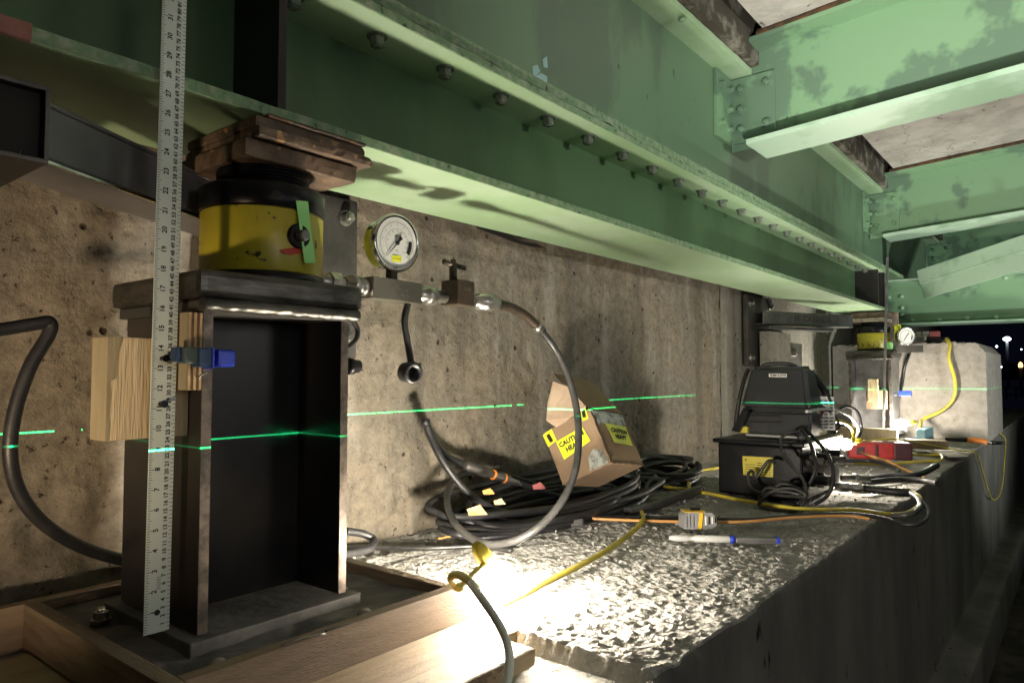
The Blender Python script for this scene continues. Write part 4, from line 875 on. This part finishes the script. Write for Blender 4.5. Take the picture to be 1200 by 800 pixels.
# shroud: frustum with slots
def frust(bt, tp, nm, mk, bev=.008):
    bm = bmesh.new(); bmesh.ops.create_cube(bm, size=1)
    for v in bm.verts:
        s_ = tp if v.co.z > 0 else bt; v.co = Vector((s_[0] if v.co.x < 0 else s_[1], s_[2] if v.co.y < 0 else s_[3], s_[4]))
    bmesh.ops.bevel(bm, geom=list(bm.edges), offset=bev, segments=3, affect='EDGES'); bm.verts.index_update()
    m_ = MB(); m_.add([v.co.copy() for v in bm.verts], [[v.index for v in f.verts] for f in bm.faces]); bm.free(); return m_.build(nm, mk, pu)
frust((2.075, 2.20, .600, .800, -.180), (2.09, 2.18, .600, .800, -.110), 'shroud_base', 'plastic')
frust((2.072, 2.21, .598, .802, -.108), (2.105, 2.19, .618, .775, .020), 'shroud_cover', 'plastic', .012)
b = MB(); b.bbox(2.09, 2.36, .63, .79, -.191, -.175, .004); b.build('mounting_plate', 'whitetool', pu)
for v in (487, 494):
    b = MB(); b.slab([PX(u, vv, 2.0765) for u, vv in ((879, v-1), (914, v), (914, v+1.6), (879, v+.8))], .002); b.build('vent_slot', 'recess_dark', pu)
b = MB(); b.slab([PX(u, v, 2.091) for u, v in ((901, 437.5), (922, 437.8), (922, 442), (901, 441.5))], .0006); dst = b.build('name_label', 'white', pu)
b = MB(); b.text('PUMP A-2718', PX(911.5, 439.7, 2.088), -Y_, Z_, .0078, bold=.0002, off=0); b.build('label_print', 'ink', dst)
b = MB(); b.slab([PD(u, v, 2.13) for u, v in ((944, 455), (951, 458), (958, 466), (960, 508), (944, 508))], .012); b.build('motor_body', 'yellow2', pu)
b = MB(); b.tube([PD(936, 434, 2.13), PD(950, 438, 2.12), (PD(960, 449, 2.11)), PD(968, 462, 2.10), PD(973, 474, 2.10)], .0105, 8, 5); b.build('carry_handle', 'black', pu)
P_ = [PD(957, 464, 2.09), PD(977, 465, 2.09), PD(979, 504, 2.09), PD(959, 503, 2.09)]
b = MB(); b.slab(P_, .002); dst = b.build('warning_label', 'white', pu)
b = MB()
for k in range(9):
    for q_ in range(3): b.quad(PD(960+q_*6, 469+k*3.9, 2.075), PD(964+q_*6+k % 2, 469+k*3.9, 2.075), PD(964+q_*6+k % 2, 470.6+k*3.9, 2.075), PD(960+q_*6, 470.6+k*3.9, 2.075))
b.build('warning_print', 'ink', dst)
b = MB(); b.slab([PD(961, 483, 2.07), PD(967, 481, 2.07), PD(962, 490, 2.07)], .0008); b.build('hazard_mark', 'pink', dst)
b = MB(); b.slab([PX(u, v, 2.05) for u, v in ((871, 478), (877, 482), (866, 507), (857, 504))], .015); b.build('side_bracket', 'black', pu)
b = MB(); b.tube([PX(877, 432, 2.15), PX(872, 445, 2.14), PX(866, 470, 2.13), PX(862, 500, 2.13)], .0065, 8, 5); b.build('handle_bar', 'rubber', pu)
b = MB(); b.slab([PX(u, v, 2.062) for u, v in ((866, 499), (876, 500), (876, 507), (864, 507))], .015); b.build('yellow_foot', 'yellow2', pu)
b = MB(); b.tube([(2.12, .75, .015), (2.12, .73, .026), (2.13, .68, .027), (2.13, .65, .018)], .006, 8, 5); b.build('top_grip', 'rubber', pu)
for i, (x, z, r) in enumerate(((2.07, -.245, .016), (2.12, -.235, .014), (2.17, -.25, .018), (2.23, -.235, .015), (2.29, -.26, .018), (2.10, -.30, .02), (2.18, -.31, .022))):
    b = MB(); b.lathe((x, .609, z), (0, -1, 0), [(0, r), (.015, r), (.016, r*.7), (.045, r*.7), (.047, r*.5)], 12); b.build('valve_fitting', 'black' if i % 2 else 'steel_dk', pu)
# coiled controller cord
rnd = random.Random(4); pts = [PX(938, 506, 2.02), PX(925, 507, 1.99), PX(915, 515, 1.97), PX(920, 535, 1.95), PX(940, 560, 1.93), PX(945, 580, 1.90)]
for k in range(4):
    for i in range(10):
        a = 2*math.pi*i/10+.3; pts.append(PX(916+(26+rnd.uniform(-5, 4))*math.cos(a), 584+(13+rnd.uniform(-4, 5))*math.sin(a)+k*1.2, 1.93-k*.012))
pts += [PX(885, 575, 1.93), PX(877, 556, 1.96), PX(882, 552, 1.98), PX(886, 560, 1.97), PX(900, 540, 1.98), PX(908, 542, 1.97)]
b = MB(); b.tube(pts, .0045, 8, 5); tag(b.build('controller_cord', 'rubber_grey'), 'tangled dark grey cord hanging in loops on the front of the pump', 'cord')
cord('pump_cord', 'rubber', [PX(940, 503, 2.03), PX(950, 520, 1.98), PX(956, 545, 1.95), PX(951, 562, 1.94), PX(940, 580, 1.93)], .005, 'black cord dropping along the pump corner')
cord('pump_cord', 'rubber', [PX(944, 503, 2.05), PX(965, 525, 2.0), PX(975, 545, 1.98), PX(976, 565, 1.96), PX(968, 582, 1.95), PX(955, 590, 1.93)], .005, 'black cord curving down right of the pump fittings')
cord('white_cord', 'whitetool', [PY(945, 482, .58), PY(975, 479, .58), PY(995, 487, .58), PY(1005, 500, .58), PY(1004, 512, .58), PY(998, 520, .57)], .004, 'white cord arching from the pump to the middle bulb')
cord('black_lead', 'rubber', [PY(948, 476, .59), PY(965, 477, .585), PY(980, 490, .58), PY(983, 500, .58), PY(978, 506, .585)], .004, 'black lead looping over the white warning label')
cord('dark_lead', 'rubber', [PY(980, 482, .62), PY(992, 476, .60), PY(1004, 482, .58), PY(1009, 496, .58), PY(1008, 508, .58), PY(1002, 518, .575)], .005, 'dark lead arching behind the white cord')
cord('pale_yellow_cord', 'yellowcord', [PY(976, 492, .585), PY(992, 496, .58), PY(1000, 505, .575), PY(1000, 517, .57)], .006, 'pale yellow cord bending down into the middle bulb')
# hoses + coupler right of pump
for k, (pts_, r_, lb) in enumerate([
    ([PZ(985, 540, -.33), PZ(1020, 540, -.33), PZ(1045, 546, -.33), PZ(1053, 552, -.33), PZ(1040, 558, -.335), PZ(1000, 560, -.335)], .007, 'black hose bending back right of the pump, uppermost'),
    ([PZ(1000, 563, -.33), PZ(1040, 558, -.325), PZ(1075, 556, -.32), PZ(1098, 545, -.31)], .010, 'short black hose whose blunt end points up right'),
    ([PZ(1010, 566, -.33), PZ(1050, 562, -.325), PZ(1085, 563, -.32), PZ(1100, 566, -.315)], .010, 'black hose lying flat toward the ledge edge')]):
    cord('short_black_hose', 'rubber', pts_, r_, lb, 'hose')
hq = thing('coupled_hose', 'black ribbed hose end with steel quick coupler lying right of the pump', 'hose', PZ(1020, 575))
a, e = PZ(978, 570, -.325), PZ(1012, 572, -.325); lathe2('coupler', 'zinc', a, e, [(0, .010), (.2, .013), (.5, .013), (.52, .010), (.75, .014), (.95, .014), (1, .010)], 16, hq)
b = MB(); b.tube([e, PZ(1030, 574, -.325), PZ(1050, 576, -.325), PZ(1066, 577, -.325)], .012, 12, 8, rib=.15); b.build('ribbed_sleeve', 'rubber', hq)
b = MB(); b.tube([PZ(1066, 577, -.325), PZ(1076, 584, -.32), PZ(1078, 594, -.315), PZ(1068, 602, -.32), PZ(1045, 604, -.33)], .0065, 10, 8); b.build('tail', 'rubber_grey', hq)
a, e = PZ(985, 560, -.31), PZ(1020, 561, -.31); lathe2('second_coupler', 'zinc', a, e, [(0, .008), (.1, .011), (.4, .011), (.42, .014), (.6, .014), (.62, .010), (1, .010)], 16, hq)
# red case
rc = thing('red_battery_tool', 'red and dark plastic tool case lying between the middle bulb and the pedestal', 'tool case', PZ(1038, 535))
c = PZ(1024, 538, -.352)+Z_*.035+FH*.03
b = MB(); b.obox(c, (-Y_+X_*.35), (X_+Y_*.35), Z_, .17, .09, .065, .008); b.build('red_shell', 'red', rc)
d_ = (-Y_+X_*.35).normalized()
b = MB(); b.obox(c+d_*.115, d_, (X_+Y_*.35), Z_, .07, .085, .07, .008); b.build('dark_end', 'maroon', rc)
b = MB(); b.obox(c-(X_+Y_*.35).normalized()*.046+d_*.02, d_, (X_+Y_*.35), Z_, .012, .006, .055, .001); b.obox(c-(X_+Y_*.35).normalized()*.046-d_*.04, d_, (X_+Y_*.35), Z_, .03, .006, .03, .001); b.build('latch', 'maroon', rc)
cord('orange_lead', 'orangecord', [PZ(1005, 528, -.33), PZ(1020, 534, -.31), PZ(1040, 540, -.33), PZ(1060, 550, -.345), PZ(1090, 563, -.345)], .005, 'orange lead running from the middle bulb over the ledge')
cord('yellow_loop', 'yellowcord', [PZ(1000, 542, -.345), PZ(1040, 543, -.348), PZ(1085, 540, -.348), PZ(1103, 539, -.348), PZ(1102, 533, -.348), PZ(1080, 533, -.348), PZ(1068, 531, -.348)], .0055, 'yellow cord lying in a flat loop beside the red case')
cord('edge_cord', 'yellowcord', [PZ(1010, 517, -.29), PZ(1045, 514, -.28), PZ(1080, 519, -.32), PZ(1120, 527, -.35), PZ(1142, 530, -.35), PY(1148, 540, .39), PY(1160, 580, .385), PY(1168, 584, .385), PY(1174, 570, .385), PY(1177, 540, .385), PY(1178, 515, .39), PY(1172, 508, .40)], .0035, 'thin cord hanging in a slack loop over the ledge edge at right')
# hand tools by the pedestal
th_ = thing('flat_tools', 'flat pale tools and papers lying near the ledge edge beside the red case', 'tools', PZ(1100, 532))
for k, (u, v, mk) in enumerate(((1085, 528, 'whitetool'), (1100, 530, 'steel'), (1112, 532, 'whitetool'), (1120, 535, 'steel'))):
    b = MB(); b.obox(PZ(u, v, -.350)+Z_*.001*k, Vector((.4+.2*k, -1, 0)), Vector((1, .4, 0)), Z_, .09, .10, .006, .001); b.build('tool_piece', mk, th_)
dr = thing('hand_grinder', 'black bar with orange handle lying along the pedestal foot', 'hand tool', PX(1140, 516, 4.4))
a, m_, e = PX(1108, 515, 4.45), PX(1134, 516, 4.45), PX(1157, 518, 4.45)
lathe2('black_bar', 'black', a, m_, [(0, .012), (1, .014)], 12, dr); lathe2('orange_handle', 'orange', m_, e, [(0, .016), (.5, .019), (1, .015)], 12, dr); lathe2('tip', 'zinc', e, PX(1163, 518.5, 4.45), [(0, .014), (1, .010)], 12, dr); lathe2('cord_guard', 'black', PX(1163, 518.5, 4.45), PX(1178, 519, 4.45), [(0, .012), (1, .006)], 12, dr)
# lumber at far post
b = MB(); p, q = PX(985, 512, 4.12), PX(1052, 514, 4.12); b.bbox(4.10, 4.14, q.y, p.y, -.352, -.29, .002); tag(b.build('far_form_board', 'wood_dim'), 'pale wooden form board at the foot of the far post', 'board')
b = MB(); p, q = PX(1050, 516, 4.22), PX(1089, 516, 4.22); b.bbox(4.10, 4.36, q.y, q.y+.04, -.352, -.285, .002); tag(b.build('blue_grey_board', 'bluegrey'), 'blue grey painted board end right of the far bulb', 'board')
b = MB(); b.obox(PZ(1085, 520, -.335), Vector((.3, -1, 0)), Vector((1, .3, 0)), Z_, .17, .10, .04, .003); tag(b.build('tan_wood_block', 'wood'), 'small tan wood block beside the blue grey board', 'wood block')
# ------------------------------------------------------------------ far gauge + valve + pedestal cords
g2 = thing('far_pressure_gauge', 'small white dial pressure gauge beside the far jack', 'pressure gauge', PX(1061, 394, 4.30))
gc = PX(1061, 394, 4.28); nx_ = Vector((-.75, -.66, 0)).normalized(); gr = Vector((.66, -.75, 0)).normalized(); gu = Z_
b = MB(); b.lathe(gc+nx_*-.03, nx_, [(0, .040), (.03, .046), (.036, .050), (.042, .048), (.042, .044), (.038, .043)], 32); b.build('gauge_case', 'chrome', g2)
b = MB(); b.cyl(gc+nx_*.006, gc+nx_*.0095, .0435, n=32, smooth=False); dial = b.build('dial', 'white', g2)
fc = gc+nx_*.0098; b = MB(); ringarc(.032, .0335, R(-135), R(135), b); ringarc(.027, .034, R(80), R(125), b, 8)
b.quad(fc+nx_*.001+gr*.012+gu*.02, fc+nx_*.001+gr*.016+gu*.018, fc+nx_*.001-gr*.016-gu*.026, fc+nx_*.001-gr*.018-gu*.024); b.build('dial_print', 'ink', dial)
b = MB(); b.obox(PX(1060, 409, 4.30), Y_, X_, Z_, .17, .04, .038, .002); b.build('manifold_block', 'steel_dk', g2)
b = MB(); b.obox(PX(1052, 390, 4.33), Y_, X_, Z_, .03, .03, .09, .006); b.build('case_label', 'sticker', g2)
for k, (u, v, mk, sx, sz) in enumerate(((1073, 399, 'steel_dk', .09, .035), (1080, 396, 'zinc', .05, .028), (1090, 401, 'black', .12, .05), (1095, 393, 'pink', .050, .050), (1100, 401, 'zinc', .10, .025), (1084, 391, 'whitetool', .035, .03), (1075, 391, 'zinc', .03, .025), (1107, 399, 'black', .04, .04))):
    b = MB(); b.obox(PX(u, v, 4.62)+X_*.03*k*.3, Y_, X_, Z_, sx, .04, sz, .004); b.build('valve_part', mk, g2)
b = MB(); b.obox(PX(1039, 405, 4.27), Y_, X_, Z_, .06, .03, .04, .01); b.build('green_tape', 'greentape', g2)
cord('extension_cord', 'yellowcord', [PX(1109, 397, 4.62), PX(1113, 404, 4.58), PX(1112, 420, 4.57), PX(1119, 445, 4.57), PX(1118, 465, 4.57), PX(1105, 480, 4.56), PX(1082, 491, 4.5), PX(1079, 497, 4.4), PX(1077, 504, 4.3)], .009, 'bright yellow cord curving down the face of the concrete pedestal')
cord('pedestal_hose', 'rubber', [PX(1066, 413, 4.5), PX(1060, 430, 4.56), PX(1057, 450, 4.56), PX(1052, 470, 4.5)], .009, 'black hose hanging down beside the far post on the pedestal', 'hose')
# ================================================================== lit bulbs with cords
def bulb(name, c, r, mk, label, ax=(0, .2, 1)):
    t = thing(name, label, 'work light', c, 'lit bulbs on a string'); ax = Vector(ax).normalized()
    b = MB(); pr = [(-r*math.cos(math.pi*i/12), max(r*math.sin(math.pi*i/12), .0005)) for i in range(0, 11)]+[(r*.98, r*.42), (r*1.35, r*.38)]
    b.lathe(c, ax, pr, 24); b.build('glass_bulb', mk, t)
    b = MB(); b.lathe(Vector(c)+ax*r*1.3, ax, [(0, r*.42), (r*.2, r*.5), (r*1.2, r*.42), (r*1.6, r*.25)], 16); b.build('socket', 'yellow2', t)
    return t
LB = PZ(577, 703, -.335); LB = Vector((LB.x, LB.y, -.325))
LB = Vector((.842, .701, -.313))
t = bulb('string_light', LB, .027, 'bulb_near', 'glaring lit bulb on the ledge just right of the wooden form', (-.45, .05, .55))
b = MB()
for k in range(5):      # wire guard
    a = 2*math.pi*k/5; axv = Vector((-.45, .05, .55)).normalized(); e_ = axv.orthogonal().normalized(); g_ = axv.cross(e_); o_ = e_*math.cos(a)+g_*math.sin(a)
    b.tube([LB+axv*.042+o_*.014, LB+axv*.014+o_*.035, LB-axv*.014+o_*.034, LB-axv*.036+o_*.006], .0010, 5, 4)
b.build('wire_guard', 'yellow2', t)
cord('light_cord', 'yellowcord', [PD(584, 663, 1.10), PD(572, 660, 1.08), PD(556, 672, 1.02), PD(540, 688, .97), PD(531, 683, .96), PD(529, 676, .94), PD(536, 673, .92), PD(547, 678, .88), PD(558, 690, .84)], .0052, 'yellow cord end curling over the corner of the wooden form')
cord('hanging_cord', 'greycord', [PD(552, 683, .86), PD(566, 703, .80), PD(583, 728, .76), PD(594, 752, .73), PD(597, 778, .70), PD(592, 810, .67), PD(580, 850, .64)], .0046, 'grey cord hanging close in front of the glaring bulb')
bulb('string_light', Vector((2.452, .600, -.228)), .018, 'bulb_far', 'lit bulb right behind the pump beside the red tool case', (.2, -.8, .3))
bulb('string_light', PX(1056, 497, 4.13), .026, 'bulb_far', 'lit bulb at the foot of the far post on the pale board', (.2, -.9, .2))
# ================================================================== night background
def far(u, v, d): return PD(u, v, d)
for (u, vt, vb, d, mk, lb, r) in ((1180, 397, 445, 60, 'street', 'tall white street lamp glowing in the night right of the pedestal', .14), (1196, 428, 482, 38, 'amber', 'shorter pole with small amber light at the right edge', .05)):
    t = thing('street_lamp', lb, 'street lamp', far(u, vb, d)); b = MB(); b.cyl(far(u, 640, d) if False else Vector((far(u, vt, d).x, far(u, vt, d).y, -1.16)), far(u, vt, d), .11 if d > 50 else .09, n=8); b.build('pole', 'pole', t)
    b = MB(); c = far(u, vt, d); b.lathe(c-Z_*.18, Z_, [(0, r*.8), (.08, r*1.8), (.2, r*2.1), (.3, r*1.4), (.36, r*.4)], 14); b.build('lamp_head', mk, t)
for i, (u, v, d, s_, mk) in enumerate(((1168, 407, 90, .18, 'street'), (1173, 431, 80, .16, 'street'), (1197, 410, 120, .15, 'street'))):
    b = MB(); b.lathe(far(u, v, d), Z_, [(0, s_*.2), (s_*.3, s_*.6), (s_*.8, s_*.7), (1.2*s_, s_*.5), (1.5*s_, .01)], 10); t = tag(b.build('distant_light', mk), ['small white distant light left of the street lamp', 'low white distant light beside the pedestal corner', 'faint distant light at the right edge above the amber one'][i], 'light')
b = MB(); V = []
for k in range(60):
    a = FH*0; u0 = 1000+k*12
p, q = far(1100, 437, 120), far(1500, 437, 120); p.z = q.z = 0
n_ = 50; V = []; 
for i in range(n_+1):
    x = p.lerp(q, i/n_); h = 1.0+1.4*fbm(Vector((i*.5, 0, 0)), 3); V += [Vector((x.x, x.y, -1.16)), Vector((x.x, x.y, h)), Vector((x.x+4, x.y+4, h-.4)), Vector((x.x+4, x.y+4, -1.16))]
b.add(V, [(i*4+j, i*4+(j+1) % 4, i*4+4+(j+1) % 4, i*4+4+j) for i in range(n_) for j in range(4)]); b.build('far_tree_line', 'hedge', kind='stuff')
b = MB(); p, q = far(1168, 460, 32), far(1260, 462, 26)
for (z) in (-.62, -.95): b.cyl((p.x, p.y, z), (q.x, q.y, z), .05, n=8)
for i in range(8): c = p.lerp(q, i/7); b.cyl((c.x, c.y, -1.16), (c.x, c.y, -.55), .05, n=8)
tag(b.build('road_guardrail', 'pole'), 'dim guard rail crossing the dark ground right of the pedestal', 'guard rail')
# ================================================================== laser level line (light squeezed into a horizontal plane)
ld = bpy.data.lights.new('laser', 'POINT'); lo = bpy.data.objects.new('laser_line_light', ld); COL.objects.link(lo); lo.location = (.25, -.5, -.0868)
ld.energy = LASER; ld.color = (.02, 1, .28); ld.shadow_soft_size = 0.0; ld.use_nodes = True
N, L = ld.node_tree.nodes, ld.node_tree.links; em = [n_ for n_ in N if n_.type == 'EMISSION'][0]
tcn = N.new('ShaderNodeTexCoord'); sx = N.new('ShaderNodeSeparateXYZ'); L.new(tcn.outputs['Normal'], sx.inputs[0])
ab = N.new('ShaderNodeMath'); ab.operation = 'ABSOLUTE'; L.new(sx.outputs[2], ab.inputs[0])
lt = N.new('ShaderNodeMath'); lt.operation = 'LESS_THAN'; lt.inputs[1].default_value = .0008; L.new(ab.outputs[0], lt.inputs[0]); L.new(lt.outputs[0], em.inputs['Strength'])
for o in list(bpy.data.objects):
    if '_o' in o: del o['_o']
